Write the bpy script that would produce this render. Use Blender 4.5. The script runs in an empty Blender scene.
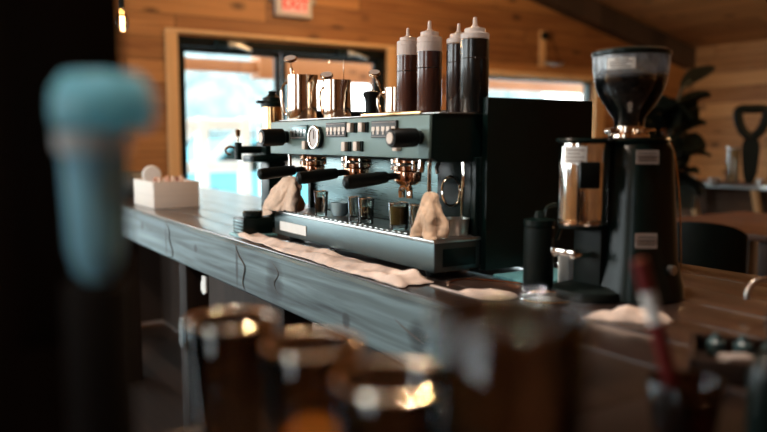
import bpy, bmesh, math, random
from mathutils import Vector, Matrix, noise
random.seed(7)
S = bpy.context.scene
C = S.collection
PI = math.pi
R = math.radians

# ------------------------------------------------------------------ materials
def newmat(name):
    m = bpy.data.materials.new(name); m.use_nodes = True
    nt = m.node_tree
    return m, nt, nt.nodes['Principled BSDF'], nt.nodes['Material Output']

def setp(p, **k):
    for a, v in k.items():
        n = a.replace('_', ' ')
        for s in p.inputs:
            if s.name.lower() == n.lower():
                s.default_value = v
                break

def plain(name, col, rough=.5, metal=0, var=.12, scale=18, bump=.0, coat=0, spec=.5, sheen=0):
    """slightly mottled procedural surface"""
    m, nt, p, out = newmat(name)
    setp(p, Roughness=rough, Metallic=metal, Coat_Weight=coat, Coat_Roughness=.08, Specular_IOR_Level=spec, Sheen_Weight=sheen)
    tc = nt.nodes.new('ShaderNodeTexCoord')
    nz = nt.nodes.new('ShaderNodeTexNoise'); nz.inputs['Scale'].default_value = scale; nz.inputs['Detail'].default_value = 4
    nt.links.new(tc.outputs['Object'], nz.inputs['Vector'])
    r = nt.nodes.new('ShaderNodeValToRGB')
    r.color_ramp.elements[0].position = .3; r.color_ramp.elements[1].position = .7
    r.color_ramp.elements[0].color = (*[c*(1-var) for c in col], 1)
    r.color_ramp.elements[1].color = (*[min(1, c*(1+var)) for c in col], 1)
    nt.links.new(nz.outputs['Fac'], r.inputs['Fac']); nt.links.new(r.outputs['Color'], p.inputs['Base Color'])
    if bump:
        b = nt.nodes.new('ShaderNodeBump'); b.inputs['Strength'].default_value = bump; b.inputs['Distance'].default_value = .01
        nt.links.new(nz.outputs['Fac'], b.inputs['Height']); nt.links.new(b.outputs['Normal'], p.inputs['Normal'])
    return m

def mnode(nt, op, a, b=None, c=None):
    n = nt.nodes.new('ShaderNodeMath'); n.operation = op
    for i, v in enumerate((a, b, c)):
        if v is None: continue
        if isinstance(v, (int, float)): n.inputs[i].default_value = v
        else: nt.links.new(v, n.inputs[i])
    return n.outputs[0]

def planks(name, dark, light, across, along, width, rough=.5, length=2.6, knots=1.0, gap=.035, coat=0, bump=.25, grain=1.0, coatrough=.1, spots=(), wnw=.5):
    """boards: 'across' axis index counts the boards, 'along' is the grain"""
    m, nt, p, out = newmat(name)
    setp(p, Roughness=rough, Coat_Weight=coat, Coat_Roughness=coatrough)
    tc = nt.nodes.new('ShaderNodeTexCoord')
    sp = nt.nodes.new('ShaderNodeSeparateXYZ'); nt.links.new(tc.outputs['Object'], sp.inputs[0])
    A, L = sp.outputs[across], sp.outputs[along]
    q = mnode(nt, 'DIVIDE', A, width)
    row = mnode(nt, 'FLOOR', q)
    fr = mnode(nt, 'FRACT', q)
    wn = nt.nodes.new('ShaderNodeTexWhiteNoise'); wn.noise_dimensions = '1D'; nt.links.new(row, wn.inputs['W'])
    off = mnode(nt, 'MULTIPLY', wn.outputs['Value'], length)
    l2 = mnode(nt, 'DIVIDE', mnode(nt, 'ADD', L, off), length)
    seg = mnode(nt, 'FLOOR', l2); lf = mnode(nt, 'FRACT', l2)
    wn2 = nt.nodes.new('ShaderNodeTexWhiteNoise'); wn2.noise_dimensions = '2D'
    cb = nt.nodes.new('ShaderNodeCombineXYZ'); nt.links.new(row, cb.inputs[0]); nt.links.new(seg, cb.inputs[1])
    nt.links.new(cb.outputs[0], wn2.inputs['Vector'])
    # stretched grain
    g = nt.nodes.new('ShaderNodeCombineXYZ')
    nt.links.new(mnode(nt, 'MULTIPLY', L, 1.6), g.inputs[0])
    nt.links.new(mnode(nt, 'MULTIPLY', A, 34), g.inputs[1])
    nt.links.new(mnode(nt, 'MULTIPLY', wn2.outputs['Value'], 40), g.inputs[2])
    n1 = nt.nodes.new('ShaderNodeTexNoise'); n1.inputs['Scale'].default_value = 1; n1.inputs['Detail'].default_value = 5
    n1.inputs['Distortion'].default_value = .6
    nt.links.new(g.outputs[0], n1.inputs['Vector'])
    # knots
    kv = nt.nodes.new('ShaderNodeCombineXYZ')
    nt.links.new(mnode(nt, 'MULTIPLY', L, 2.2), kv.inputs[0])
    nt.links.new(mnode(nt, 'MULTIPLY', A, 4.2), kv.inputs[1])
    nt.links.new(mnode(nt, 'MULTIPLY', row, 3.7), kv.inputs[2])
    vo = nt.nodes.new('ShaderNodeTexVoronoi'); vo.inputs['Scale'].default_value = 1
    nt.links.new(kv.outputs[0], vo.inputs['Vector'])
    kr = nt.nodes.new('ShaderNodeMapRange'); kr.inputs['From Min'].default_value = .06; kr.inputs['From Max'].default_value = .22
    kr.inputs['To Min'].default_value = 1; kr.inputs['To Max'].default_value = 0
    nt.links.new(vo.outputs['Distance'], kr.inputs['Value'])
    mix = mnode(nt, 'ADD', mnode(nt, 'MULTIPLY', n1.outputs['Fac'], .75*grain), mnode(nt, 'MULTIPLY', wn2.outputs['Value'], wnw))
    ramp = nt.nodes.new('ShaderNodeValToRGB')
    ramp.color_ramp.elements[0].position = .3; ramp.color_ramp.elements[1].position = .85
    ramp.color_ramp.elements[0].color = (*dark, 1); ramp.color_ramp.elements[1].color = (*light, 1)
    nt.links.new(mix, ramp.inputs['Fac'])
    def mixc(fac, a, col):
        x = nt.nodes.new('ShaderNodeMix'); x.data_type = 'RGBA'
        nt.links.new(fac, x.inputs['Factor']); nt.links.new(a, x.inputs['A'])
        x.inputs['B'].default_value = (*col, 1)
        return x.outputs['Result']
    c1 = mixc(mnode(nt, 'MULTIPLY', kr.outputs[0], .8*knots), ramp.outputs['Color'], [c*.22 for c in dark])
    for l0, a0, rl, ra in spots:
        dl = mnode(nt, 'DIVIDE', mnode(nt, 'SUBTRACT', L, l0), rl); da = mnode(nt, 'DIVIDE', mnode(nt, 'SUBTRACT', A, a0), ra)
        dd = mnode(nt, 'ADD', mnode(nt, 'MULTIPLY', dl, dl), mnode(nt, 'MULTIPLY', da, da))
        dd = mnode(nt, 'ADD', dd, mnode(nt, 'MULTIPLY', mnode(nt, 'SUBTRACT', n1.outputs['Fac'], .5), 1.6))
        k_ = nt.nodes.new('ShaderNodeMapRange'); k_.inputs['From Min'].default_value = .2; k_.inputs['From Max'].default_value = 1.3; k_.inputs['To Min'].default_value = .85; k_.inputs['To Max'].default_value = 0
        nt.links.new(dd, k_.inputs['Value'])
        c1 = mixc(k_.outputs[0], c1, [c*.25 for c in dark])
    e1 = mnode(nt, 'LESS_THAN', fr, gap); e2 = mnode(nt, 'LESS_THAN', lf, .003)
    edge = mnode(nt, 'MAXIMUM', e1, e2)
    c2 = mixc(mnode(nt, 'MULTIPLY', edge, .8), c1, [c*.2 for c in dark])
    nt.links.new(c2, p.inputs['Base Color'])
    b = nt.nodes.new('ShaderNodeBump'); b.inputs['Strength'].default_value = bump; b.inputs['Distance'].default_value = .006
    h = mnode(nt, 'SUBTRACT', mnode(nt, 'MULTIPLY', n1.outputs['Fac'], .3), edge)
    nt.links.new(h, b.inputs['Height']); nt.links.new(b.outputs['Normal'], p.inputs['Normal'])
    return m

def steel(name, col, rough=.18, brush=0.15, axis=2):
    m, nt, p, out = newmat(name)
    setp(p, Metallic=1.0, Base_Color=(*col, 1))
    tc = nt.nodes.new('ShaderNodeTexCoord'); mp = nt.nodes.new('ShaderNodeMapping')
    sc = [60, 60, 60]; sc[axis] = 2
    mp.inputs['Scale'].default_value = sc
    nz = nt.nodes.new('ShaderNodeTexNoise'); nz.inputs['Scale'].default_value = 3
    nt.links.new(tc.outputs['Object'], mp.inputs[0]); nt.links.new(mp.outputs[0], nz.inputs['Vector'])
    mr = nt.nodes.new('ShaderNodeMapRange'); mr.inputs['To Min'].default_value = max(.01, rough-brush/2); mr.inputs['To Max'].default_value = rough+brush/2
    nt.links.new(nz.outputs['Fac'], mr.inputs['Value']); nt.links.new(mr.outputs[0], p.inputs['Roughness'])
    return m

def pane_mat(name, tint=(1, 1, 1), refl=1.0, rough=0.0):
    """thin clear sheet: lets light through, mirrors at grazing angles"""
    m = bpy.data.materials.new(name); m.use_nodes = True; nt = m.node_tree; nt.nodes.clear()
    o = nt.nodes.new('ShaderNodeOutputMaterial'); t = nt.nodes.new('ShaderNodeBsdfTransparent'); t.inputs[0].default_value = (*tint, 1)
    g = nt.nodes.new('ShaderNodeBsdfGlossy'); g.inputs['Roughness'].default_value = rough
    f = nt.nodes.new('ShaderNodeFresnel'); f.inputs[0].default_value = 1.45
    mx = nt.nodes.new('ShaderNodeMixShader')
    k = mnode(nt, 'MULTIPLY', f.outputs[0], refl)
    nt.links.new(k, mx.inputs[0]); nt.links.new(t.outputs[0], mx.inputs[1]); nt.links.new(g.outputs[0], mx.inputs[2]); nt.links.new(mx.outputs[0], o.inputs[0])
    return m

def glass_mat(name, col=(1, 1, 1), rough=0.0, ior=1.45):
    m, nt, p, out = newmat(name)
    setp(p, Base_Color=(*col, 1), Roughness=rough, IOR=ior, Transmission_Weight=1.0)
    return m

def translucent_mat(name, col, trans=.5, rough=.35):
    m, nt, p, out = newmat(name)
    setp(p, Base_Color=(*col, 1), Roughness=rough)
    t = nt.nodes.new('ShaderNodeBsdfTranslucent'); t.inputs[0].default_value = (*col, 1)
    mx = nt.nodes.new('ShaderNodeMixShader'); mx.inputs[0].default_value = trans
    nt.links.new(p.outputs[0], mx.inputs[1]); nt.links.new(t.outputs[0], mx.inputs[2]); nt.links.new(mx.outputs[0], out.inputs[0])
    return m

def glow(name, col, st):
    m, nt, p, out = newmat(name)
    setp(p, Base_Color=(*col, 1), Emission_Color=(*col, 1), Emission_Strength=st)
    return m

def fabric(name, col):
    m, nt, p, out = newmat(name)
    setp(p, Roughness=.95, Sheen_Weight=.3)
    tc = nt.nodes.new('ShaderNodeTexCoord')
    nz = nt.nodes.new('ShaderNodeTexNoise'); nz.inputs['Scale'].default_value = 25; nz.inputs['Detail'].default_value = 5
    wv = nt.nodes.new('ShaderNodeTexNoise'); wv.inputs['Scale'].default_value = 420
    for n in (nz, wv): nt.links.new(tc.outputs['Object'], n.inputs['Vector'])
    r = nt.nodes.new('ShaderNodeValToRGB')
    r.color_ramp.elements[0].color = (*[c*.72 for c in col], 1); r.color_ramp.elements[1].color = (*col, 1)
    r.color_ramp.elements[0].position = .3; r.color_ramp.elements[1].position = .6
    nt.links.new(nz.outputs['Fac'], r.inputs['Fac']); nt.links.new(r.outputs[0], p.inputs['Base Color'])
    b = nt.nodes.new('ShaderNodeBump'); b.inputs['Strength'].default_value = .35; b.inputs['Distance'].default_value = .002
    nt.links.new(wv.outputs['Fac'], b.inputs['Height']); nt.links.new(b.outputs['Normal'], p.inputs['Normal'])
    return m

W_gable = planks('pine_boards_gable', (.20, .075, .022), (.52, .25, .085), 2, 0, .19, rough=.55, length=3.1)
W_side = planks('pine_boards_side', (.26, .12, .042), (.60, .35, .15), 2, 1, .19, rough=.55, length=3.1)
W_ceil = planks('pine_boards_ceiling', (.24, .10, .032), (.48, .235, .085), 0, 1, .19, rough=.55, length=3.4)
W_trim = planks('pine_trim', (.62, .36, .15), (.80, .52, .26), 0, 2, .9, rough=.5, gap=0, knots=.3, bump=.1)
W_trimh = planks('pine_trim_level', (.66, .40, .18), (.85, .58, .30), 2, 0, .9, rough=.5, gap=0, knots=.3, bump=.1)
W_floor = planks('dark_floorboards', (.016, .010, .007), (.045, .026, .018), 0, 1, .13, rough=.4, coat=.15)
W_top = planks('dark_varnished_planks', (.018, .011, .009), (.046, .028, .022), 0, 1, .14, rough=.30, length=3.5, gap=.03, coat=.55, coatrough=.13, knots=.6, bump=.08)
W_fascia = planks('grey_stained_board', (.009, .020, .025), (.19, .285, .31), 2, 1, .9, rough=.55, gap=0, knots=.6, bump=.6, grain=1.5, wnw=0, length=9, spots=[(-.47, .845, .06, .06), (-.18, .85, .012, .07), (.59, .84, .010, .08), (-1.18, .84, .04, .035), (-.88, .81, .02, .02), (.22, .85, .02, .015), (.95, .86, .02, .02)])
W_dark = planks('dark_stained_timber', (.03, .02, .014), (.075, .048, .032), 0, 2, .3, rough=.55, gap=0, knots=.3)
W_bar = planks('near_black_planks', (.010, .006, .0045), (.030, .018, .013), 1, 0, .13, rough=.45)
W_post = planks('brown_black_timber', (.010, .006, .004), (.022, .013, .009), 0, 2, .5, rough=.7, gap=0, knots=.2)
W_table = planks('red_brown_tabletop', (.06, .028, .018), (.12, .06, .038), 0, 1, .12, rough=.45, gap=.03, knots=.3, coat=.1)
W_console = planks('dull_brown_boards', (.05, .026, .014), (.10, .055, .03), 2, 1, .12, rough=.85, knots=.3)
W_box = planks('pale_plywood', (.60, .53, .47), (.78, .70, .62), 2, 0, .6, rough=.65, gap=0, knots=.15, bump=.1)
W_deck = planks('weathered_deck', (.45, .44, .42), (.7, .69, .66), 1, 0, .14, rough=.7)
W_beam = planks('porch_beam_pine', (.26, .085, .03), (.40, .16, .06), 2, 0, .6, rough=.6, gap=0)

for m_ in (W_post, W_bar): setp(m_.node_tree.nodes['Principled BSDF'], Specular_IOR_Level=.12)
M_black = plain('black_enamel', (.002, .009, .008), rough=.28, var=.2, coat=0, spec=.25)
M_blackm = plain('matte_black', (.0035, .0085, .0075), rough=.5, var=.2, spec=.2)
M_rubber = plain('black_handle_plastic', (.002, .004, .004), rough=.42, var=.2, spec=.18)
M_alu = plain('black_door_frame', (.003, .006, .006), rough=.5, var=.2, spec=.15)
M_teal = steel('blue_grey_steel', (.115, .168, .168), rough=.28, brush=.08, axis=1)
M_panel = plain('grey_green_satin_paint', (.15, .235, .225), rough=.42, metal=.15, var=.04, scale=3)
M_tray = steel('blue_grey_tray_steel', (.125, .165, .17), rough=.38, brush=.08, axis=1)
M_chrome = steel('polished_chrome', (.82, .80, .76), rough=.06, brush=.03)
M_ss = steel('coppery_steel', (.70, .57, .45), rough=.12, brush=.05)  # steel tinted copper to mimic warm reflections of the wood
M_ss2 = steel('brushed_stainless', (.6, .6, .58), rough=.3, brush=.1)
M_warmchrome = steel('copper_tinted_chrome', (.62, .36, .24), rough=.14, brush=.06)  # chrome tinted copper for the warm reflections on the group heads
M_brass = steel('brass_cylinder', (.80, .52, .26), rough=.16, brush=.08)
M_cream = plain('cream_plastic', (.74, .64, .55), rough=.45, var=.05)
M_dial = plain('pale_gauge_face', (.55, .52, .50), rough=.5, var=.05)
M_dark = plain('charcoal_plate', (.035, .036, .034), rough=.45)
M_white = plain('white_paper', (.82, .84, .82), rough=.7, var=.04)
M_grey = plain('grey_label', (.33, .29, .27), rough=.6, var=.08)
M_ink = plain('grey_print', (.10, .09, .085), rough=.7)
M_cloth = fabric('beige_towelling', (.74, .57, .44))
M_cloth2 = fabric('cream_cotton', (.86, .70, .60))
M_cloth3 = fabric('tan_cotton', (.72, .51, .35))
M_cap = translucent_mat('milky_white_plastic', (.88, .80, .76), .3)
M_sauce = plain('brown_syrup', (.085, .030, .020), rough=.25, var=.15, coat=.5)
M_sauce3 = plain('black_chocolate_sauce', (.006, .0065, .006), rough=.25, var=.15, coat=.3)
M_sauce2 = plain('dark_chocolate_sauce', (.016, .008, .007), rough=.25, var=.15, coat=.5)
M_beans = plain('roasted_coffee_beans', (.006, .0045, .004), rough=.55, var=.5, scale=90, bump=1.0)
M_pane = pane_mat('clear_window_pane', (1, 1, 1), .25)
M_hop = pane_mat('clear_hopper_plastic', (.92, .95, .96), 1.6, .05)
nt = M_hop.node_tree; o_ = nt.nodes['Material Output'] if 'Material Output' in nt.nodes else [n for n in nt.nodes if n.type == 'OUTPUT_MATERIAL'][0]
src_ = o_.inputs[0].links[0].from_socket; hz_ = nt.nodes.new('ShaderNodeMixShader'); tl_ = nt.nodes.new('ShaderNodeBsdfTranslucent'); df_ = nt.nodes.new('ShaderNodeBsdfDiffuse'); ad_ = nt.nodes.new('ShaderNodeMixShader')
tl_.inputs[0].default_value = df_.inputs[0].default_value = (.75, .86, .95, 1); nt.links.new(tl_.outputs[0], ad_.inputs[1]); nt.links.new(df_.outputs[0], ad_.inputs[2])
tc_ = nt.nodes.new('ShaderNodeTexCoord'); sx_ = nt.nodes.new('ShaderNodeSeparateXYZ'); nt.links.new(tc_.outputs['Object'], sx_.inputs[0])
nz_ = nt.nodes.new('ShaderNodeTexNoise'); nz_.inputs['Scale'].default_value = 45; nz_.inputs['Detail'].default_value = 3; nt.links.new(tc_.outputs['Object'], nz_.inputs['Vector'])
mr_ = nt.nodes.new('ShaderNodeMapRange'); mr_.inputs['From Min'].default_value = .440; mr_.inputs['From Max'].default_value = .456; mr_.inputs['To Min'].default_value = .006; mr_.inputs['To Max'].default_value = 1.3   # pale haze painted above the bean level for its bluish glints
nt.links.new(sx_.outputs[2], mr_.inputs['Value']); nt.links.new(mnode(nt, 'MULTIPLY', mr_.outputs[0], mnode(nt, 'POWER', nz_.outputs['Fac'], 1.5)), hz_.inputs[0]); nt.links.new(src_, hz_.inputs[1]); nt.links.new(ad_.outputs[0], hz_.inputs[2]); nt.links.new(hz_.outputs[0], o_.inputs[0])
M_shot = pane_mat('clear_shot_glass', (.82, .86, .84), 2.2, .03)
M_glass = glass_mat('clear_drinking_glass', (.42, .31, .23))
M_lip = glass_mat('clear_glass_lip', (.6, .5, .42), .1, 1.6)
M_rim = steel('metal_glint_lip', (.70, .58, .47), rough=.12, brush=.04)  # metal lip added to the glass rims to strengthen their glints
M_brown = glass_mat('brown_tinted_glass', (.22, .10, .05), rough=.05)
M_amber = glass_mat('amber_shot', (.55, .30, .08), rough=.1)
M_blue = translucent_mat('pale_blue_plastic', (.26, .60, .70), .45, .3)
M_blue2 = translucent_mat('lit_blue_plastic', (.36, .78, .95), .3, .2)  # brighter blue copy mimics door light glowing through the tumbler body
M_bluew = translucent_mat('white_band_plastic', (.85, .87, .87), .4, .3)
M_mat = plain('teal_rubber_mat', (.16, .42, .46), rough=.35, var=.15)
M_dteal = plain('dull_teal_glass', (.05, .10, .11), rough=.3)
M_leaf = plain('dark_green_leaf', (.012, .017, .010), rough=.5, var=.3)
M_pot = plain('dark_clay_pot', (.03, .022, .018), rough=.7)
M_ground = plain('pale_bright_ground', (.80, .84, .84), rough=.9, var=.05, scale=1)  # ground near white to mimic blown-out daylight outside
M_fol = plain('hazy_foliage', (.20, .235, .23), rough=.9, var=.3, scale=3)  # crowns kept pale to mimic haze and overexposure outdoors
M_bark = plain('grey_bark', (.20, .18, .16), rough=.9)
M_railw = plain('white_painted_rail', (.82, .84, .83), rough=.6, var=.03)
M_car = plain('teal_car_paint', (.12, .36, .42), rough=.3, var=.05)
M_exitw = plain('off_white_sign_housing', (.62, .58, .54), rough=.5, var=.04)
M_exitp = glow('exit_panel', (.85, .50, .44), .16)
M_exitr = glow('exit_letter_red', (.62, .02, .015), .35)
M_fil = glow('warm_filament', (1.0, .70, .38), 60)
M_bulb = pane_mat('amber_bulb_glass', (1, .86, .66), 1.2)
M_fore = plain('brown_black_canister', (.006, .004, .003), rough=.8, spec=.1)
M_red = plain('red_paper_straw', (.14, .005, .005), rough=.5, var=.06)
M_pack = plain('brown_paper_sachet', (.42, .20, .12), rough=.7, var=.2)

# ------------------------------------------------------------------ mesh helpers
def BM(): return bmesh.new()

def box(bm, lo, hi, bev=0, seg=2, rot=None, piv=None):
    t = bmesh.new()
    bmesh.ops.create_cube(t, size=1)
    c = [(a+b)/2 for a, b in zip(lo, hi)]; s = [abs(b-a) for a, b in zip(lo, hi)]
    for v in t.verts: v.co = Vector((v.co.x*s[0], v.co.y*s[1], v.co.z*s[2]))
    if bev: bmesh.ops.bevel(t, geom=list(t.edges), offset=min(bev, min(s)*.45), segments=seg, affect='EDGES', profile=.6)
    mt = Matrix.Translation(c)
    if rot is not None:
        pv = Vector(piv) if piv else Vector(c)
        mt = Matrix.Translation(pv) @ rot @ Matrix.Translation(-pv) @ mt
    t.transform(mt); merge(bm, t)

def merge(bm, t):
    me = bpy.data.meshes.new('tmp'); t.to_mesh(me); t.free(); bm.from_mesh(me); bpy.data.meshes.remove(me)

def frame_to(p0, p1):
    d = (Vector(p1)-Vector(p0)); q = d.to_track_quat('Z', 'Y').to_matrix().to_4x4()
    return Matrix.Translation(p0) @ q, d.length

def lathe(bm, prof, seg=32, at=(0, 0, 0), mat=None, fold=None):
    """prof: (radius, height) pairs, around +Z at 'at' (or through matrix)"""
    t = bmesh.new(); rings = []
    for r, z in prof:
        if r < 1e-6: rings.append([t.verts.new((0, 0, z))]); continue
        ring = []
        for k in range(seg):
            a = 2*PI*k/seg
            rr = r if fold is None else r*fold(a, z)
            ring.append(t.verts.new((rr*math.cos(a), rr*math.sin(a), z)))
        rings.append(ring)
    for a, b in zip(rings, rings[1:]):
        if len(a) == 1 and len(b) == 1: continue
        for k in range(seg):
            k2 = (k+1) % seg
            if len(a) == 1: t.faces.new((a[0], b[k2], b[k]))
            elif len(b) == 1: t.faces.new((a[k], a[k2], b[0]))
            else: t.faces.new((a[k], a[k2], b[k2], b[k]))
    bmesh.ops.recalc_face_normals(t, faces=list(t.faces))
    t.transform(mat if mat is not None else Matrix.Translation(at)); merge(bm, t)

def cyl(bm, p0, p1, r0, r1=None, seg=24, bev=0):
    m, L = frame_to(p0, p1); r1 = r0 if r1 is None else r1
    if bev: prof = [(0, 0), (r0-bev, 0), (r0, bev), (r1, L-bev), (r1-bev, L), (0, L)]
    else: prof = [(0, 0), (r0, 0), (r1, L), (0, L)]
    lathe(bm, prof, seg, mat=m)

def tube(bm, pts, r, seg=10, rad=None):
    pts = [Vector(p) for p in pts]; t = bmesh.new(); rings = []
    up = Vector((0, 0, 1))
    prev = None
    for i, p in enumerate(pts):
        d = (pts[min(i+1, len(pts)-1)]-pts[max(i-1, 0)]).normalized()
        if prev is None:
            n = d.cross(up)
            if n.length < .05: n = d.cross(Vector((1, 0, 0)))
            n.normalize()
        else:
            n = (prev - d*prev.dot(d)).normalized()
        prev = n
        b = d.cross(n); rr = rad[i] if rad else r
        rings.append([t.verts.new(p+n*rr*math.cos(2*PI*k/seg)+b*rr*math.sin(2*PI*k/seg)) for k in range(seg)])
    for a, b in zip(rings, rings[1:]):
        for k in range(seg): t.faces.new((a[k], a[(k+1) % seg], b[(k+1) % seg], b[k]))
    t.faces.new(list(reversed(rings[0]))); t.faces.new(rings[-1])
    bmesh.ops.recalc_face_normals(t, faces=list(t.faces)); merge(bm, t)

def smooth_path(pts, n=6):
    P = [Vector(p) for p in pts]; out = []
    for i in range(len(P)-1):
        p0, p1, p2, p3 = P[max(i-1, 0)], P[i], P[i+1], P[min(i+2, len(P)-1)]
        for k in range(n):
            u = k/n
            out.append(.5*((2*p1)+(-p0+p2)*u+(2*p0-5*p1+4*p2-p3)*u*u+(-p0+3*p1-3*p2+p3)*u**3))
    return out+[P[-1]]

def torus(bm, c, axis, R0, r, seg=32, s2=10):
    m, _ = frame_to(c, Vector(c)+Vector(axis)); t = bmesh.new(); rings = []
    for i in range(seg):
        a = 2*PI*i/seg
        rings.append([t.verts.new(((R0+r*math.cos(2*PI*k/s2))*math.cos(a), (R0+r*math.cos(2*PI*k/s2))*math.sin(a), r*math.sin(2*PI*k/s2))) for k in range(s2)])
    for i in range(seg):
        a, b = rings[i], rings[(i+1) % seg]
        for k in range(s2): t.faces.new((a[k], b[k], b[(k+1) % s2], a[(k+1) % s2]))
    bmesh.ops.recalc_face_normals(t, faces=list(t.faces)); t.transform(m); merge(bm, t)

def poly(bm, pts2, axis, lo, hi):
    """extrude an outline: axis = which coordinate is the thickness"""
    t = bmesh.new()
    def co(p, h):
        l = list(p); l.insert(axis, h); return l
    a = [t.verts.new(co(p, lo)) for p in pts2]; b = [t.verts.new(co(p, hi)) for p in pts2]
    t.faces.new(a); t.faces.new(list(reversed(b)))
    for i in range(len(a)):
        j = (i+1) % len(a); t.faces.new((a[i], b[i], b[j], a[j]))
    bmesh.ops.recalc_face_normals(t, faces=list(t.faces)); merge(bm, t)

# ------------------------------------------------------------------ object helpers
def link(name, bm, mat, parent=None, sharp=.6, origin=None):
    o_root = parent
    while o_root is not None and o_root.parent is not None: o_root = o_root.parent
    org = Vector(o_root.location) if o_root is not None else Vector(origin or (0, 0, 0))
    if org.length: bm.transform(Matrix.Translation(-org))
    me = bpy.data.meshes.new(name); bm.to_mesh(me); bm.free()
    me.materials.append(mat)
    me.shade_smooth(); me.set_sharp_from_angle(angle=sharp)
    o = bpy.data.objects.new(name, me); C.objects.link(o)
    if parent is not None: o.parent = parent
    else: o.location = org
    return o

def tag(o, label, cat, group=None, kind=None):
    o['label'] = label; o['category'] = cat
    if group: o['group'] = group
    if kind: o['kind'] = kind
    return o

def thing(name, label, cat, loc, group=None):
    o = bpy.data.objects.new(name, None); C.objects.link(o); o.location = loc; o.empty_display_size = .05
    return tag(o, label, cat, group)

def struct(name, bm, mat, parent=None, **k):
    o = link(name, bm, mat, parent, **k)
    if parent is None: o['kind'] = 'structure'
    return o

def struct_root(name, loc):
    o = bpy.data.objects.new(name, None); C.objects.link(o); o.location = loc; o['kind'] = 'structure'
    return o

def copy_tree(o, parent=None):
    c = o.copy(); C.objects.link(c); c.parent = parent
    for ch in list(o.children): copy_tree(ch, c)
    return c

def offs(o, label, vec=(0, 0, 0)):
    o['label'] = label; return o

# ------------------------------------------------------------------ the room
WY = 6.30            # inner face of the gable wall
EX, EZ = 8.70, 2.43  # right eave
LX = -2.3            # left wall
RX, RZ = 2.4, 3.83   # ridge
b = BM(); box(b, (LX-.2, -3.2, -.1), (EX+.2, WY+.2, 0)); struct('floor', b, W_floor)

def roofz(x):
    return EZ+(EX-x)*(RZ-EZ)/(EX-RX) if x > RX else RZ-(RX-x)*(RZ-EZ)/(EX-RX)

def wall_with_holes(name, mat, u0, u1, holes, y0, y1, top, axis='x'):
    """strips of wall around the openings; holes = (a,b,z0,z1)"""
    bm = BM()
    cuts = sorted({u0, u1, *[h[0] for h in holes], *[h[1] for h in holes], *([RX] if axis == 'x' else [])})
    for a, c in zip(cuts, cuts[1:]):
        hs = sorted([h for h in holes if h[0] <= a+1e-6 and h[1] >= c-1e-6], key=lambda h: h[2])
        z = 0
        spans = []
        for h in hs:
            if h[2] > z+1e-6: spans.append((z, h[2]))
            z = h[3]
        spans.append((z, None))
        for s0, s1 in spans:
            ta, tc = (top(a), top(c)) if s1 is None else (s1, s1)
            pts = [(a, s0), (c, s0), (c, tc), (a, ta)]
            if axis == 'x': poly(bm, pts, 1, y0, y1)
            else: poly(bm, pts, 0, y0, y1)
    return struct(name, bm, mat)

DOOR = (1.95, 4.03, 0.0, 2.115)
WIN = (5.25, 6.98, .85, 1.935)
GWIN = (-2.1, .42, .08, 2.2)
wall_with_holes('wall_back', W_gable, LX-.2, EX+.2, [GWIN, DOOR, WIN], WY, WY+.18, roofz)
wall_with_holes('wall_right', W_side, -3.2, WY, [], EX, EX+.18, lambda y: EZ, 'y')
LWIN = [(-.3, .6, 1.05, 2.0), (2.0, 3.6, 1.0, 2.2), (4.0, 5.8, .75, 2.15)]
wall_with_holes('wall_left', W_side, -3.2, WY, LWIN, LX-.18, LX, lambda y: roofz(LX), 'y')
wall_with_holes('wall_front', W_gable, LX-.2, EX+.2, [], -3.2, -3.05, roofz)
b = BM()
poly(b, [(RX, RZ), (EX+.3, roofz(EX+.3)), (EX+.3, roofz(EX+.3)+.12), (RX, RZ+.12), (LX-.4, roofz(LX-.4)+.12), (LX-.4, roofz(LX-.4))], 1, -3.3, WY+.25)
struct('ceiling', b, W_ceil)
# dark rafter lying against the gable where the roof meets it
b = BM()
x0, x1 = 2.4, EX
poly(b, [(x0, roofz(x0)-.26), (x1, roofz(x1)-.26), (x1, roofz(x1)-.005), (x0, roofz(x0)-.005)], 1, WY-.16, WY-.002)
struct('trim_1', b, W_dark)
# pine casings
b = BM(); c = .105
box(b, (DOOR[0]-c, WY-.03, 0), (DOOR[0]-.003, WY-.001, DOOR[3]+.02), .004)
box(b, (DOOR[1]+.003, WY-.03, 0), (DOOR[1]+c, WY-.001, DOOR[3]+.02), .004)
struct('trim_2', b, W_trim)
b = BM(); box(b, (DOOR[0]-c, WY-.035, DOOR[3]+.02), (DOOR[1]+c, WY-.001, DOOR[3]+.05), .004); struct('trim_3', b, W_trimh)
b = BM()
box(b, (WIN[0]-c, WY-.03, WIN[2]-.1), (WIN[0]-.003, WY-.001, WIN[3]), .004)
box(b, (WIN[1]+.003, WY-.03, WIN[2]-.1), (WIN[1]+.18, WY-.001, WIN[3]), .004)
struct('trim_4', b, W_trim)
b = BM(); box(b, (WIN[0]-c, WY-.035, WIN[3]+.003), (WIN[1]+.18, WY-.001, WIN[3]+.06), .004); box(b, (WIN[0]-c, WY-.05, WIN[2]-.04), (WIN[1]+c, WY-.001, WIN[2]-.003), .004)
struct('trim_5', b, W_trimh)

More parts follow.
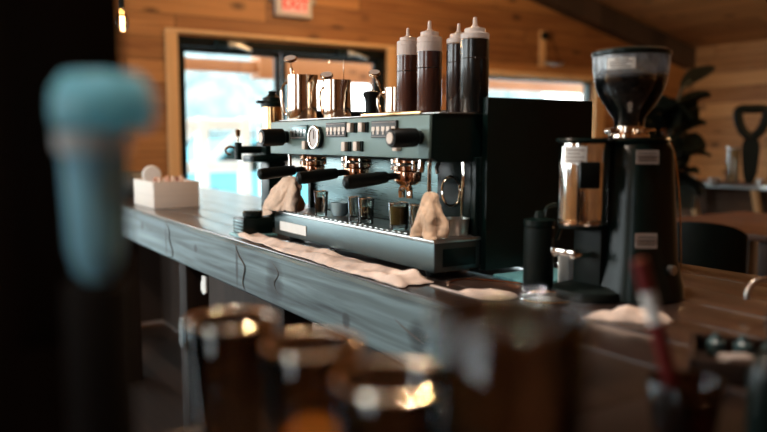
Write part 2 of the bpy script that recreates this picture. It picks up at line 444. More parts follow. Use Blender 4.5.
# ---- double glass door
def leaf(name, xa, xb, hinge):
    r = struct_root(name, ((xa+xb)/2, WY+.05, 0))
    y0, y1 = WY+.03, WY+.075
    b = BM()
    for lo, hi in [((xa, y0, .02), (xa+.038, y1, 2.03)), ((xb-.05, y0, .02), (xb, y1, 2.03)), ((xa, y0, 1.985), (xb, y1, 2.03)), ((xa, y0, .02), (xb, y1, .22))]:
        box(b, lo, hi, .003)
    link('door_frame', b, M_alu, r)
    b = BM(); box(b, (xa+.05, WY+.05, .2), (xb-.06, WY+.056, 1.99)); link('door_glass', b, M_pane, r)
    hx = xb-.026 if hinge == 'l' else xa+.02
    b = BM(); tube(b, [(hx, y0-.005, .9), (hx, y0-.05, .92), (hx, y0-.05, 1.18), (hx, y0-.005, 1.2)], .011); link('door_handle', b, M_ss2, r)
    return r
leaf('door_1', 1.985, 2.905, 'l'); leaf('door_2', 2.925, 3.955, 'r')
b = BM()
box(b, (DOOR[0], WY+.01, 0), (1.98, WY+.15, DOOR[3]), .003); box(b, (3.962, WY+.01, 0), (DOOR[1], WY+.15, DOOR[3]), .003)
box(b, (DOOR[0], WY+.01, 2.035), (DOOR[1], WY+.15, DOOR[3]), .003)
struct('trim_6', b, M_alu)
def closer(x, label):
    t = thing('door_closer', label, 'door closer', (x, WY-.01, 2.04))
    b = BM(); box(b, (x-.15, WY-.05, 2.045), (x+.13, WY+.008, 2.10), .01); link('closer_body', b, M_black, t)
    b = BM(); box(b, (x-.06, WY-.075, 2.035), (x+.16, WY-.055, 2.06), .006, rot=Matrix.Rotation(R(14), 4, 'Y')); cyl(b, (x-.03, WY-.075, 2.05), (x-.03, WY-.045, 2.05), .016)
    link('closer_arm', b, M_ss2, t)
closer(2.43, 'black door closer with steel arm above the left door leaf')
closer(3.62, 'black door closer with steel arm above the right door leaf')
# ---- window to the right of the door
def window(name, xa, xb, z0, z1, y):
    r = struct_root(name, ((xa+xb)/2, y, z0))
    b = BM()
    f = .045
    for lo, hi in [((xa, y, z0), (xa+f, y+.07, z1)), ((xb-f, y, z0), (xb, y+.07, z1)), ((xa, y, z0), (xb, y+.07, z0+f)), ((xa, y, z1-.03), (xb, y+.07, z1))]:
        box(b, lo, hi, .003)
    link('window_frame', b, plain('grey_blue_sash', (.05, .09, .10), .4), r)
    b = BM(); box(b, (xa+.03, y+.03, z0+.03), (xb-.03, y+.036, z1-.02)); link('window_glass', b, M_pane, r)
window('window_1', WIN[0]+.002, WIN[1]-.002, WIN[2]+.002, WIN[3]-.002, WY+.04)
window('window_3', GWIN[0]+.002, GWIN[1]-.002, GWIN[2]+.002, GWIN[3]-.002, WY+.04)
# windows in the left wall, behind the barista side
for i, (ya, yb, z0, z1) in enumerate(LWIN):
    r = struct_root('window_%d' % (i+2), (LX-.09, (ya+yb)/2, z0))
    b = BM(); f = .06
    for lo, hi in [((LX-.13, ya+.002, z0+.002), (LX-.06, ya+f, z1-.002)), ((LX-.13, yb-f, z0+.002), (LX-.06, yb-.002, z1-.002)), ((LX-.13, ya+.002, z0+.002), (LX-.06, yb-.002, z0+f)), ((LX-.13, ya+.002, z1-f), (LX-.06, yb-.002, z1-.002)), ((LX-.13, (ya+yb)/2-.025, z0+f), (LX-.06, (ya+yb)/2+.025, z1-f))]:
        box(b, lo, hi, .003)
    link('window_frame', b, W_dark, r)
    b = BM(); box(b, (LX-.1, ya+.05, z0+.05), (LX-.095, yb-.05, z1-.05)); link('window_glass', b, M_pane, r)

# ------------------------------------------------------------------ outdoors
b = BM(); box(b, (-14, WY+.19, -.25), (26, 40, -.12)); box(b, (-16, -12, -.25), (LX-.3, 40, -.12)); o = struct('ground', b, M_ground)
b = BM(); box(b, (0, WY+.2, -.12), (9, 9.0, -.02), .01); o = struct('porch_deck', b, W_deck)
b = BM(); box(b, (-.6, 7.9, 1.985), (3.35, 8.1, 2.115), .01); box(b, (3.352, 7.86, 1.93), (9.6, 8.12, 2.235), .01); o = struct('porch_beam', b, W_beam)
for i, x in enumerate((-.3, 5.0, 9.3)):
    b = BM(); box(b, (x-.08, 7.92, -.02), (x+.08, 8.08, 1.929 if x > 3 else 1.984), .01); struct('porch_post' if i == 0 else 'porch_post.%03d' % i, b, W_beam)
def railing(xa, xb, y, label):
    t = thing('porch_railing', label, 'railing', ((xa+xb)/2, y, -.02))
    b = BM(); box(b, (xa, y-.05, 1.36), (xb, y+.05, 1.48), .01); link('top_rail', b, M_railw, t)
    b = BM(); box(b, (xa, y-.03, .86), (xb, y+.03, .99), .01); link('bottom_rail', b, M_railw, t)
    for x in (xa+.06, (xa+xb)/2, xb-.06):
        b = BM(); box(b, (x-.06, y-.06, -.02), (x+.06, y+.06, 1.5), .01); link('post', b, M_railw, t)
    n = 2
    w = (xb-xa)/n
    for k in range(n):
        b = BM(); x = xa+k*w
        tube(b, [(x+.08, y, .98), (x+w-.08, y, 1.38)], .045, 8); link('brace', b, M_railw, t)
railing(2.30, 3.45, 8.45, 'white porch railing with diagonal braces seen through the left door pane')
railing(3.6, 5.2, 8.45, 'white porch railing behind the espresso machine pitchers outside the right door pane')
def tree(x, y, h, w, label, seed):
    t = thing('tree', label, 'tree', (x, y, -.12)); rnd = random.Random(seed)
    b = BM(); tube(b, smooth_path([(x, y, -.12), (x+.1, y, h*.3), (x, y+.1, h*.6), (x+.05, y, h*.85)]), .12, rad=None); link('trunk', b, M_bark, t)
    b = BM()
    for k in range(26):
        zz = h*(.22+.75*rnd.random()); rr = w*(1.05-zz/h)*.75+.15
        a = rnd.random()*2*PI; q = bmesh.new(); bmesh.ops.create_icosphere(q, subdivisions=2, radius=rr*(.45+.3*rnd.random()))
        p = Vector((x+math.cos(a)*rr*.6, y+math.sin(a)*rr*.6, zz))
        for v in q.verts: v.co = p+v.co*(1+.35*noise.noise((v.co+p)*4))
        merge(b, q)
    link('crown', b, M_fol, t)
for k_, a_ in enumerate([(-.6, 14.5, 4.4, 2.0, 'hazy teal tree beyond the left edge of the porch railing'), (5.0, 15, 5.0, 2.3, 'tall hazy teal tree in the middle of the left door pane'),
        (8.2, 19.5, 6.0, 2.4, 'hazy teal tree behind the double door middle post'), (11.2, 15, 5.2, 2.2, 'hazy teal tree seen through the right door pane'), (17.5, 20, 6.0, 2.4, 'hazy teal tree outside the low window strip')]):
    tree(*a_, k_+1)
def car(x, y):
    t = thing('car', 'teal parked car outside, seen blurred through the left door pane', 'car', (x, y, -.12))
    b = BM()
    poly(b, [(x-2, .15), (x+2, .15), (x+2.05, .6), (x+1.3, .75), (x+.7, 1.25), (x-.9, 1.25), (x-1.5, .78), (x-2.05, .7)], 1, y-.8, y+.8); link('body', b, M_car, t)
    b = BM(); poly(b, [(x-1.3, .78), (x+1.15, .78), (x+.62, 1.18), (x-.85, 1.18)], 1, y-.83, y+.83); link('side_window', b, M_black, t)
    for dx in (-1.25, 1.25):
        b = BM(); cyl(b, (x+dx, y-.84, .22), (x+dx, y+.84, .22), .34, bev=.04); link('wheel', b, M_rubber, t)
car(4.9, 11.2)

# ------------------------------------------------------------------ lamps of the room, added spots
def pendant(x, y, z, label, strength):
    t = thing('pendant_bulb', label, 'pendant lamp', (x, y, roofz(x)))
    zc = roofz(x)
    b = BM(); cyl(b, (x, y, zc-.03), (x, y, zc+.0), .05, bev=.008); link('ceiling_rose', b, M_blackm, t)
    b = BM(); tube(b, [(x, y, zc-.02), (x, y, z+.10)], .004, 6); link('cord', b, M_blackm, t)
    b = BM(); cyl(b, (x, y, z+.06), (x, y, z+.115), .017, bev=.003); link('socket', b, M_blackm, t)
    b = BM(); lathe(b, [(.013, .065), (.018, .05), (.034, .015), (.039, -.01), (.033, -.036), (.015, -.05), (0, -.053)], 24, (x, y, z)); g = link('bulb', b, M_bulb, t)
    b = BM()
    for k in range(4):
        a = k*PI/2; tube(b, [(x+.006*math.cos(a), y+.006*math.sin(a), z-.026), (x+.009*math.cos(a), y+.009*math.sin(a), z+.018)], .0032, 6)
    link('filament', b, M_fil, g)
    return t
pendant(1.0, 4.2, 1.875, 'glowing filament bulb hanging in front of the pine gable wall', 10)
def lamp(x, y, z, e, col=(1, .60, .28), r=.045):
    l = bpy.data.lights.new('pendant_light', 'POINT'); l.energy = e; l.color = col; l.shadow_soft_size = r
    o = bpy.data.objects.new('pendant_light', l); C.objects.link(o); o.location = (x, y, z)
lamp(1.0, 4.2, 1.80, 9)
LAMPS = [(3.4, 4.7, 2.95, 50), (5.7, 2.1, 2.5, 45)]
for a in LAMPS: lamp(*a)
lamp(-.6, 2.1, 2.45, 62, (1, .84, .70), .12)
def added_spot(x, y, z, tx, ty, tz, e, col, ang):  # unseen spots added to put glints on the glass rims and light the cloth
    l = bpy.data.lights.new('added_spot', 'SPOT'); l.energy = e; l.color = col; l.shadow_soft_size = .05; l.spot_size = R(ang); l.spot_blend = .5
    o = bpy.data.objects.new('added_spot', l); C.objects.link(o); o.location = (x, y, z)
    o.rotation_euler = (Vector((tx, ty, tz))-Vector((x, y, z))).to_track_quat('-Z', 'Y').to_euler()
for a in [(.25, .95, 2.9, .30, .45, 1.07, 80, (1, .90, .78), 13), (.62, .10, 2.9, .30, .45, 1.07, 70, (1, .80, .58), 13),
          (-.35, .70, 2.8, .30, .46, 1.07, 90, (1, .95, .88), 13), (.95, .75, 2.9, .30, .45, 1.07, 65, (1, .72, .45), 13),
          (-.15, .05, 2.8, .30, .45, 1.07, 70, (1, .88, .72), 13), (1.0, 1.02, 2.9, 1.0, 1.0, .92, 62, (1, .86, .74), 34)]:
    added_spot(*a)

# exit sign
t = thing('exit_sign', 'lit EXIT sign with red letters above the double door', 'exit sign', (3.01, WY-.03, 2.335))
b = BM(); box(b, (2.83, WY-.06, 2.345), (3.19, WY-.002, 2.60), .012); link('housing', b, M_exitw, t)
b = BM(); box(b, (2.885, WY-.064, 2.378), (3.145, WY-.058, 2.575), .004); link('face_panel', b, M_exitp, t)
def text_mesh(body, size):
    cu = bpy.data.curves.new('txt', 'FONT'); cu.body = body; cu.size = size; cu.extrude = .002; cu.align_x = 'CENTER'; cu.offset = .004
    o = bpy.data.objects.new('txt', cu); C.objects.link(o); bpy.context.view_layer.update()
    me = bpy.data.meshes.new_from_object(o.evaluated_get(bpy.context.evaluated_depsgraph_get()))
    b = bmesh.new(); b.from_mesh(me); bpy.data.objects.remove(o); bpy.data.meshes.remove(me); return b
b = text_mesh('EXIT', .135)
b.transform(Matrix.Translation((3.015, WY-.066, 2.415)) @ Matrix.Rotation(R(90), 4, 'X') @ Matrix.Scale(.95, 4, (1, 0, 0)))
link('letters', b, M_exitr, t)
for sx in (2.81, 3.21):
    b = BM(); cyl(b, (sx, WY-.05, 2.50), (sx, WY-.002, 2.50), .03, bev=.008); link('lamp_head', b, M_grey, t)

# wall bracket
t = thing('wall_hook', 'small brass wall bracket with chain above the low window strip', 'wall bracket', (6.12, WY-.01, 2.08))
b = BM(); box(b, (6.07, WY-.03, 2.06), (6.16, WY-.002, 2.47), .008); link('back_plate', b, W_trim, t)
b = BM(); cyl(b, (6.115, WY-.07, 2.41), (6.115, WY-.03, 2.41), .045, bev=.01); link('black_knob', b, M_black, t)
b = BM(); tube(b, smooth_path([(6.14, WY-.03, 2.11), (6.2, WY-.1, 2.10), (6.3, WY-.12, 2.10), (6.34, WY-.12, 2.12)]), .017); link('hook', b, M_ss2, t)
b = BM(); tube(b, smooth_path([(6.14, WY-.055, 2.41), (6.27, WY-.04, 2.34), (6.33, WY-.03, 2.22), (6.32, WY-.1, 2.12)]), .005, 6); link('cord', b, M_rubber, t)

# ------------------------------------------------------------------ the bar counter
ZC = .92
bar = thing('bar_counter', 'long dark plank bar counter with grey-stained front board', 'bar counter', (1.26, 2.4, 0))
b = BM()
xs = [.875, 1.012, 1.152, 1.292, 1.432, 1.572, 1.69]
for a, c_ in zip(xs, xs[1:]): box(b, (a+.001, -.55, ZC-.045), (c_-.001, 5.1, ZC), .003)
link('countertop', b, W_top, bar)
# front board with a wandering top edge
b = BM(); N = 110; q = bmesh.new(); rows = []
for i in range(N+1):
    y = .802+4.298*i/N
    dz = .004*noise.noise(Vector((y*2.3, 1.2, 0)))+.002*noise.noise(Vector((y*11, 4, 0)))
    dx = .003*noise.noise(Vector((y*3, 7, 0)))
    rows.append([q.verts.new(p) for p in [(.874, y, ZC-.003), (.866+dx, y, ZC-.002+dz), (.858+dx, y, ZC-.010+dz), (.858+dx*.5, y, .775+dz), (.864, y, .768), (.900, y, .768), (.900, y, ZC-.05), (.874, y, ZC-.05)]])
for r0, r1 in zip(rows, rows[1:]):
    for k in range(8): q.faces.new((r0[k], r0[(k+1) % 8], r1[(k+1) % 8], r1[k]))
q.faces.new(rows[0]); q.faces.new(rows[-1]); bmesh.ops.recalc_face_normals(q, faces=list(q.faces)); merge(b, q)
# splits that run down the board
link('front_board', b, W_fascia, bar)
def crack(pts, w):
    b = BM(); pp = smooth_path(pts, 4)
    tube(b, pp, w, 6, rad=[w*(.25+.75*math.sin(PI*i/(len(pp)-1))) for i in range(len(pp))])
    link('split', b, M_ink, bar)
crack([(.858, 2.99, .916), (.857, 2.94, .88), (.857, 2.945, .85), (.857, 2.90, .80), (.858, 2.93, .772)], .0022)
crack([(.858, 2.235, .917), (.857, 2.20, .88), (.857, 2.15, .85), (.857, 2.17, .80), (.858, 2.15, .772)], .0024)
crack([(.858, 1.96, .90), (.857, 1.90, .868), (.857, 1.93, .835), (.858, 1.9, .80)], .002)
crack([(.858, 1.31, .86), (.857, 1.26, .845), (.857, 1.20, .83)], .0018)
for y in (.95, 1.95, 2.84, 3.9, 4.95):
    b = BM(); box(b, (.875, y-.045, 0), (.965, y+.045, .767), .004); link('leg', b, W_post, bar)
b = BM(); box(b, (1.40, -.5, .02), (1.43, 5.05, .87)); box(b, (.97, 5.02, .02), (1.42, 5.05, .87)); link('back_panel', b, planks('dark_pine_panel', (.022, .011, .006), (.05, .026, .015), 1, 2, .14, rough=.75), bar)  # end sheet added so the gap under the counter stays dark
for k, (y, z1, z0, lab) in enumerate([(2.56, .757, .69, 'pale metal strap hanging under the front board right of the counter leg'), (2.84, .546, .43, 'dull metal strap on the counter leg, the lower of the two straps')]):
    b = BM(); x = .862
    poly(b, [(y-.026, z1), (y+.012, z1), (y+.016, z1-.02), (y+.026, z1-.026), (y+.026, z0+.014), (y+.004, z0), (y-.026, z0+.012)], 0, x, x+.006 if k == 0 else x+.012)
    tag(link('metal_strap', b, M_white if k == 0 else M_dark, None, origin=(x, y, z0)), lab, 'metal strap')
# pint glass and cups on the lower shelf are lost in the dark: none shown

# ------------------------------------------------------------------ espresso machine
X0, Y0, Y1 = .992, 1.35, 2.225
em = thing('espresso_machine', 'three-group espresso machine with blue-grey front on the bar counter', 'espresso machine', (1.24, 1.79, ZC))
b = BM(); box(b, (X0, Y0, .938), (X0+.135, Y1, 1.006), .004)
tr = link('drip_tray', b, M_tray, em)
b = BM(); box(b, (X0-.004, Y0-.004, 1.006), (X0+.135, Y1+.004, 1.0145), .003); link('tray_rim', b, M_ss2, tr)
b = BM()
for k in range(32): box(b, (X0+.008, Y0+.014+k*.0268, 1.0145), (X0+.13, Y0+.028+k*.0268, 1.017), .001)
link('grate', b, M_ss2, tr)
b = BM(); box(b, (X0-.002, 1.993, .954), (X0, 2.178, .983)); link('white_sticker', b, M_white, tr)['label'] = 'blank white sticker'
b = BM(); box(b, (X0+.025, Y0-.0025, .95), (X0+.12, Y0, .992), .001); link('side_slot', b, M_black, tr)
for x in (X0+.05, X0+.42):
    for y in (Y0+.06, Y1-.06):
        b = BM(); cyl(b, (x, y, ZC), (x, y, .94), .024, bev=.003); link('foot', b, M_rubber, em)
b = BM(); box(b, (X0+.135, Y0, .945), (X0+.466, Y1, 1.20), .004); link('body', b, M_blackm, em)
b = BM(); box(b, (X0+.131, Y0+.002, 1.02), (X0+.135, Y1-.002, 1.198), .001); bs = link('backsplash', b, M_teal, em)
b = BM(); box(b, (X0+.1285, Y0+.001, 1.018), (X0+.1315, 1.512, 1.199), .001); link('shade_plate', b, M_black, bs)  # black plate stands in for shade at this end of the splash
for y in (Y0+.012, Y1-.012):
    b = BM(); box(b, (X0+.12, y-.01, 1.0), (X0+.133, y+.01, 1.20), .003); link('splash_bracket', b, M_black, bs)
# head: a box whose front leans a touch
b = BM(); poly(b, [(X0-.001, 1.200), (X0+.002, 1.296), (X0+.008, 1.300), (X0+.465, 1.300), (X0+.465, 1.19), (X0+.02, 1.19)], 1, Y0+.012, Y1-.004); hd = link('head_housing', b, M_black, em)
b = BM()
def PF(y, z, d=0):            # point on the leaning front panel
    return Vector((X0-.006+.03*(z-1.2)-d, y, z))
def on_panel(bm, y0, y1, z0, z1, d0, d1, bev=.001):
    t = bmesh.new(); bmesh.ops.create_cube(t, size=1)
    for v in t.verts:
        z = z0 if v.co.z < 0 else z1; y = y0 if v.co.y < 0 else y1; d = d1 if v.co.x < 0 else d0
        v.co = PF(y, z, d)
    if bev: bmesh.ops.bevel(t, geom=list(t.edges), offset=bev, segments=2, affect='EDGES', profile=.6)
    merge(bm, t)
on_panel(b, Y0+.01, Y1, 1.198, 1.2965, -.004, .004, .0025); fp = link('front_panel', b, M_panel, em)
# three keypads with five buttons, their rocker switches and the gauge
def glyph_cup(bm, y, z, s, k):
    on_panel(bm, y-s*.8, y+s*.8, z-s*.2, z+s*1.1, .0115, .0125, 0)
    on_panel(bm, y-s*(.5), y+s*(.5 if k % 2 else .2), z-s*1.1, z-s*.3, .0115, .0125, 0)
    if k % 2 == 0: on_panel(bm, y-s*1.05, y-s*.85, z+s*.2, z+s*.9, .0115, .0125, 0)
for i, (ya, yb, za, zb) in enumerate([(1.957, 2.068, 1.243, 1.284), (1.728, 1.838, 1.248, 1.287), (1.485, 1.598, 1.245, 1.287)]):
    b = BM(); on_panel(b, ya, yb, za, zb, .004, .011, .002); kp = link('keypad', b, M_teal if i == 0 else M_dark, fp)  # left keypad made steel to mimic the teal reflection on it
    b = BM()
    n = 5; w = (yb-ya)/n
    for k in range(n): glyph_cup(b, ya+w*(k+.5), (za+zb)/2-.003, .0088, k)
    link('button_marks', b, M_cream if i else M_ss2, kp)
    b = BM()
    on_panel(b, ya+.004, yb-.004, zb-.005, zb-.0035, .0115, .0120, 0); on_panel(b, ya+.004, yb-.004, za+.003, za+.0045, .0115, .0120, 0)
    link('border_lines', b, M_grey, kp)
for y, z in [(1.957, 1.225), (1.694, 1.272), (1.636, 1.272), (1.722, 1.223), (1.660, 1.224)]:
    b = BM(); on_panel(b, y-.016, y+.012, z-.013, z+.013, .004, .009, .001); rk = link('switch_bezel', b, M_black, fp)
    b = BM(); on_panel(b, y-.007, y+.012, z-.012, z+.012, .009, .020, .002); link('rocker', b, M_cream, rk)
b = BM(); gc = PF(1.893, 1.247, .004); ax = Vector((-1, 0, .03)).normalized()
cyl(b, gc, gc+ax*.014, .031, .033, 32); gg = link('pressure_gauge', b, M_black, fp)
b = BM(); torus(b, gc+ax*.015, ax, .030, .0042); link('bezel', b, M_chrome, gg)
b = BM(); cyl(b, gc+ax*.0141, gc+ax*.0155, .027); link('dial', b, M_dial, gg)
b = BM(); m_, _ = frame_to(gc+ax*.016, gc+ax); box(b, (gc.x-.017, gc.y-.0015, gc.z-.004), (gc.x-.0155, gc.y+.0015, gc.z+.02)); link('needle', b, M_ink, gg)
# valve knobs
def knob(y, r, L, zz):
    p = PF(y, zz, .003); q_ = p+Vector((-L, 0, -.002))
    b = BM(); m, ln = frame_to(p, q_)
    lathe(b, [(0, 0), (r*.7, 0), (r*.72, ln*.12), (r, ln*.2), (r*1.02, ln*.5), (r, ln*.93), (r*.9, ln), (0, ln)], 28, mat=m)
    k = link('steam_knob', b, M_rubber, fp)
    b = BM(); cyl(b, q_, q_+Vector((-.003, 0, 0)), r*.62, bev=.001); link('knob_cap', b, M_cream, k)
    return k
knob(2.105, .026, .085, 1.249); knob(1.394, .0215, .082, 1.246)
b = BM(); on_panel(b, 1.47, 1.49, 1.214, 1.232, .004, .018, .003); link('rocker', b, M_cream, fp)
# groups and portafilters
def group(y, spout):
    x = 1.038
    b = BM(); lathe(b, [(0, 0), (.036, 0), (.036, -.012), (.033, -.014), (.033, -.022), (.036, -.024), (.036, -.040), (.03, -.043), (0, -.043)], 32, (x, y, 1.206)); g = link('group_head', b, M_warmchrome, em)
    b = BM(); torus(b, (x, y, 1.180), (0, 0, 1), .037, .0045, 28, 8)
    for k in range(6):
        a = k*PI/3+.3; cyl(b, (x+.037*math.cos(a), y+.037*math.sin(a), 1.166), (x+.037*math.cos(a), y+.037*math.sin(a), 1.196), .005, seg=10)
    link('lock_ring', b, M_chrome, g)
    b = BM(); lathe(b, [(0, 0), (.035, 0), (.036, -.004), (.034, -.024), (.022, -.034), (0, -.036)], 32, (x, y, 1.164)); pf = link('portafilter', b, M_warmchrome, em)
    b = BM(); p0 = Vector((x-.034, y, 1.153)); p1 = Vector((x-.178, y+.006, 1.139))
    m, L = frame_to(p0, p1)
    lathe(b, [(0, 0), (.008, 0), (.009, L*.18), (.0140, L*.2), (.0155, L*.35), (.0172, L*.85), (.0160, L*.96), (.008, L), (0, L)], 22, mat=m); link('handle', b, M_rubber, pf)
    if spout:
        b = BM()
        pp = [(x, y, 1.134), (x-.004, y, 1.120)]
        tube(b, pp, .010, 12)
        arc = [(x-.006, y+.018*math.cos(a), 1.113+.014*math.sin(a)) for a in [PI*k/8 for k in range(9)]]
        tube(b, [(x-.006, y+.018, 1.098)]+arc+[(x-.006, y-.018, 1.098)], .0085, 10)
        link('double_spout', b, M_chrome, pf)
    else:
        b = BM(); cyl(b, (x, y, 1.118), (x, y, 1.134), .008); link('spout', b, M_chrome, pf)
group(2.035, 0); group(1.775, 0); group(1.524, 1)
# steam pipes, hot-water spout, round badge on the splash panel
def wand(pts, r, nm='steam_wand', mt=M_chrome):
    b = BM(); tube(b, smooth_path(pts), r); return link(nm, b, mt, em)
wand([(1.005, 1.385, 1.205), (1.0, 1.380, 1.17), (.998, 1.378, 1.11), (1.0, 1.376, 1.045)], .0048)
wand([(1.005, 2.13, 1.205), (1.002, 2.12, 1.15), (1.0, 2.115, 1.10), (1.0, 2.115, 1.04)], .0048)
wand([(1.10, 1.385, 1.20), (1.10, 1.383, 1.14), (1.102, 1.388, 1.09), (1.103, 1.392, 1.04)], .0042, 'water_pipe')
wand([(1.012, 1.425, 1.205), (1.008, 1.424, 1.18), (1.005, 1.424, 1.165)], .008, 'water_spout')
b = BM(); torus(b, (X0+.126, 1.452, 1.115), (-1, 0, 0), .036, .0038); bd = link('round_badge', b, M_chrome, bs)
b = BM(); cyl(b, (X0+.129, 1.452, 1.115), (X0+.125, 1.452, 1.115), .034); link('badge_disc', b, M_black, bd)
b = BM(); tube(b, smooth_path([(1.085, 1.46, 1.185), (1.075, 1.455, 1.172), (1.075, 1.45, 1.16)]), .005); link('nozzle', b, M_ss2, em)
# raised side panels, back and cup tray
for ya, yb in ((Y0-.018, Y0), (Y1, Y1+.018)):
    b = BM(); poly(b, [(X0+.137, .935), (X0+.465, .935), (X0+.482, 1.0), (X0+.482, 1.338), (X0+.137, 1.338)], 1, ya, yb); link('side_panel', b, M_black, em)
b = BM(); box(b, (X0+.465, Y0, .95), (X0+.482, Y1, 1.336), .003); link('back_panel', b, M_black, em)
b = BM(); box(b, (X0+.02, Y0+.01, 1.300), (X0+.465, Y1-.004, 1.303), .001); link('cup_tray', b, M_ss2, em)
b = BM(); box(b, (X0+.016, Y0+.08, 1.300), (X0+.026, 1.70, 1.3085), .002); link('cup_rail', b, M_brass, em)
ZT = 1.3037

# ------------------------------------------------------------------ things on the machine
def pitcher(x, y, r, h, rot, label):
    t = thing('milk_pitcher', label, 'milk pitcher', (x, y, ZT), 'steel milk pitchers on the espresso machine')
    def fold(a, z):
        d = (a-rot+PI) % (2*PI)-PI
        k = max(0, (z-h*.6)/(h*.4))
        return 1+.22*k*math.exp(-(d/.28)**2)
    b = BM(); ir = r-.0018
    lathe(b, [(0, 0), (r*.96, 0), (r, .004), (r, h*.35), (r*.97, h*.7), (r*.98, h), (ir*.97, h), (ir*.96, h*.7), (ir, h*.3), (ir, .004), (0, .004)], 48, (x, y, ZT), fold=fold); link('jug', b, M_ss, t)
    hd = rot+PI; dx, dy = math.cos(hd), math.sin(hd)
    P = [(r*.97, h*.86), (r*1.35, h*.83), (r*1.62, h*.66), (r*1.56, h*.36), (r*1.3, h*.14), (r*.99, h*.17)]
    b = BM(); tube(b, smooth_path([(x+dx*a, y+dy*a, ZT+z) for a, z in P]), .0042, 10); link('handle', b, M_ss, t)
    return t
pitcher(1.068, 2.165, .048, .140, R(-57.6), 'tall steel milk pitcher with thermometer, leftmost on the espresso machine')
pitcher(1.120, 2.03, .0435, .118, R(-70), 'medium steel milk pitcher between the tall pitcher and the black tamper')
pitcher(1.212, 1.83, .041, .087, R(-60), 'short steel milk pitcher partly hidden behind the leftmost sauce bottle')
def thermometer(x, y, z0, top, r, label):
    t = thing('milk_thermometer', label, 'thermometer', (x, y, z0), 'dial thermometers clipped in the pitchers')
    x2, y2, z2 = top
    b = BM(); tube(b, [(x, y, z0), (x2, y2, z2-.004)], .0018, 8); link('probe', b, M_chrome, t)
    d = (Vector(top)-Vector((x, y, z0))).normalized(); nrm = Vector((-.28, -.40, .85)).normalized()
    p = Vector(top); b = BM(); cyl(b, p, p+nrm*.009, r, bev=.002); c_ = link('dial_case', b, M_ss, t)
    b = BM(); cyl(b, p+nrm*.0088, p+nrm*.0098, r*.86); link('dial_face', b, M_dial, c_)
    b = BM(); cyl(b, (x+(x2-x)*.72, y+(y2-y)*.72, z0+(z2-z0)*.72), (x+(x2-x)*.86, y+(y2-y)*.86, z0+(z2-z0)*.86), .005); link('clip', b, M_ss, t)
thermometer(1.052, 2.17, ZT+.01, (1.040, 2.19, ZT+.188), .021, 'dial thermometer standing up out of the tall leftmost pitcher')
thermometer(1.108, 2.045, ZT+.01, (1.099, 2.058, ZT+.129), .0205, 'dial thermometer resting low on the medium pitcher')
thermometer(1.195, 1.842, ZT+.012, (1.157, 1.872, ZT+.125), .0175, 'small dial thermometer above the black tamper, in the short pitcher')
b = BM(); tube(b, [(1.138, 2.02, ZT+.006), (1.132, 2.01, ZT+.178)], .0012, 6)
lathe(b, [(0, -.004), (.005, 0), (.006, .006), (.004, .012), (0, .014)], 10, (1.138, 2.02, ZT+.008))
tag(link('bar_spoon', b, M_ss, None, origin=(1.138, 2.02, ZT+.006)), 'thin bar spoon standing upright in the medium pitcher', 'spoon')
tx, ty = 1.178, 1.925
t = thing('tamper', 'black-handled coffee tamper standing between two steel pitchers', 'tamper', (tx, ty, ZT))
b = BM(); cyl(b, (tx, ty, ZT), (tx, ty, ZT+.012), .032, bev=.003); link('tamper_base', b, M_ss, t)
b = BM(); lathe(b, [(0, .012), (.018, .012), (.018, .045), (.020, .06), (.025, .068), (.025, .078), (.014, .082), (0, .083)], 28, (tx, ty, ZT)); link('handle', b, M_rubber, t)

def bottle(x, y, r, hb, fill, hw, sauce, label):
    """hb = height of the straight bottle, fill = sauce level, hw = cap height"""
    t = thing('squeeze_bottle', label, 'squeeze bottle', (x, y, ZT), 'sauce bottles on the espresso machine')
    b = BM(); lathe(b, [(0, 0), (r*.9, 0), (r, .005), (r, fill), (0, fill)], 36, (x, y, ZT)); s = link('sauce', b, sauce, t)
    b = BM(); torus(b, (x, y, ZT+fill*.74), (0, 0, 1), r*.995, .0012, 36, 6); link('seam_ring', b, M_sauce2, s)
    if hb-fill > .004:
        b = BM(); lathe(b, [(r, fill), (r, hb), (r*.93, hb+.002), (0, hb+.002)], 36, (x, y, ZT)); link('bottle_neck', b, M_cap, t)
    b = BM(); z = hb+.001
    lathe(b, [(r*.99, z), (r*1.0, z+hw*.45), (r*.9, z+hw*.55), (r*.74, z+hw*.6), (r*.72, z+hw), (r*.45, z+hw*1.08), (r*.3, z+hw*1.2), (0, z+hw*1.2)], 36, (x, y, ZT)); cp = link('cap', b, M_cap, t)
    b = BM(); lathe(b, [(r*.3, z+hw*1.1), (r*.17, z+hw*1.4), (r*.13, z+hw*1.4+.016), (r*.10, z+hw*1.4+.018), (0, z+hw*1.4+.018)], 20, (x, y, ZT)); link('nozzle', b, M_cap, cp)
bottle(1.140, 1.675, .0297, .186, .160, .020, M_sauce, 'brown sauce squeeze bottle, leftmost of four, with a deep white empty top')
bottle(1.128, 1.560, .0320, .180, .158, .026, M_sauce, 'brown sauce squeeze bottle, second from left, tallest nozzle of the four')
bottle(1.160, 1.482, .0300, .172, .170, .022, M_sauce2, 'dark sauce squeeze bottle, third from left, half behind the rightmost bottle')
bottle(1.131, 1.384, .0338, .170, .169, .023, M_sauce3, 'black chocolate squeeze bottle, rightmost and nearest of the four')

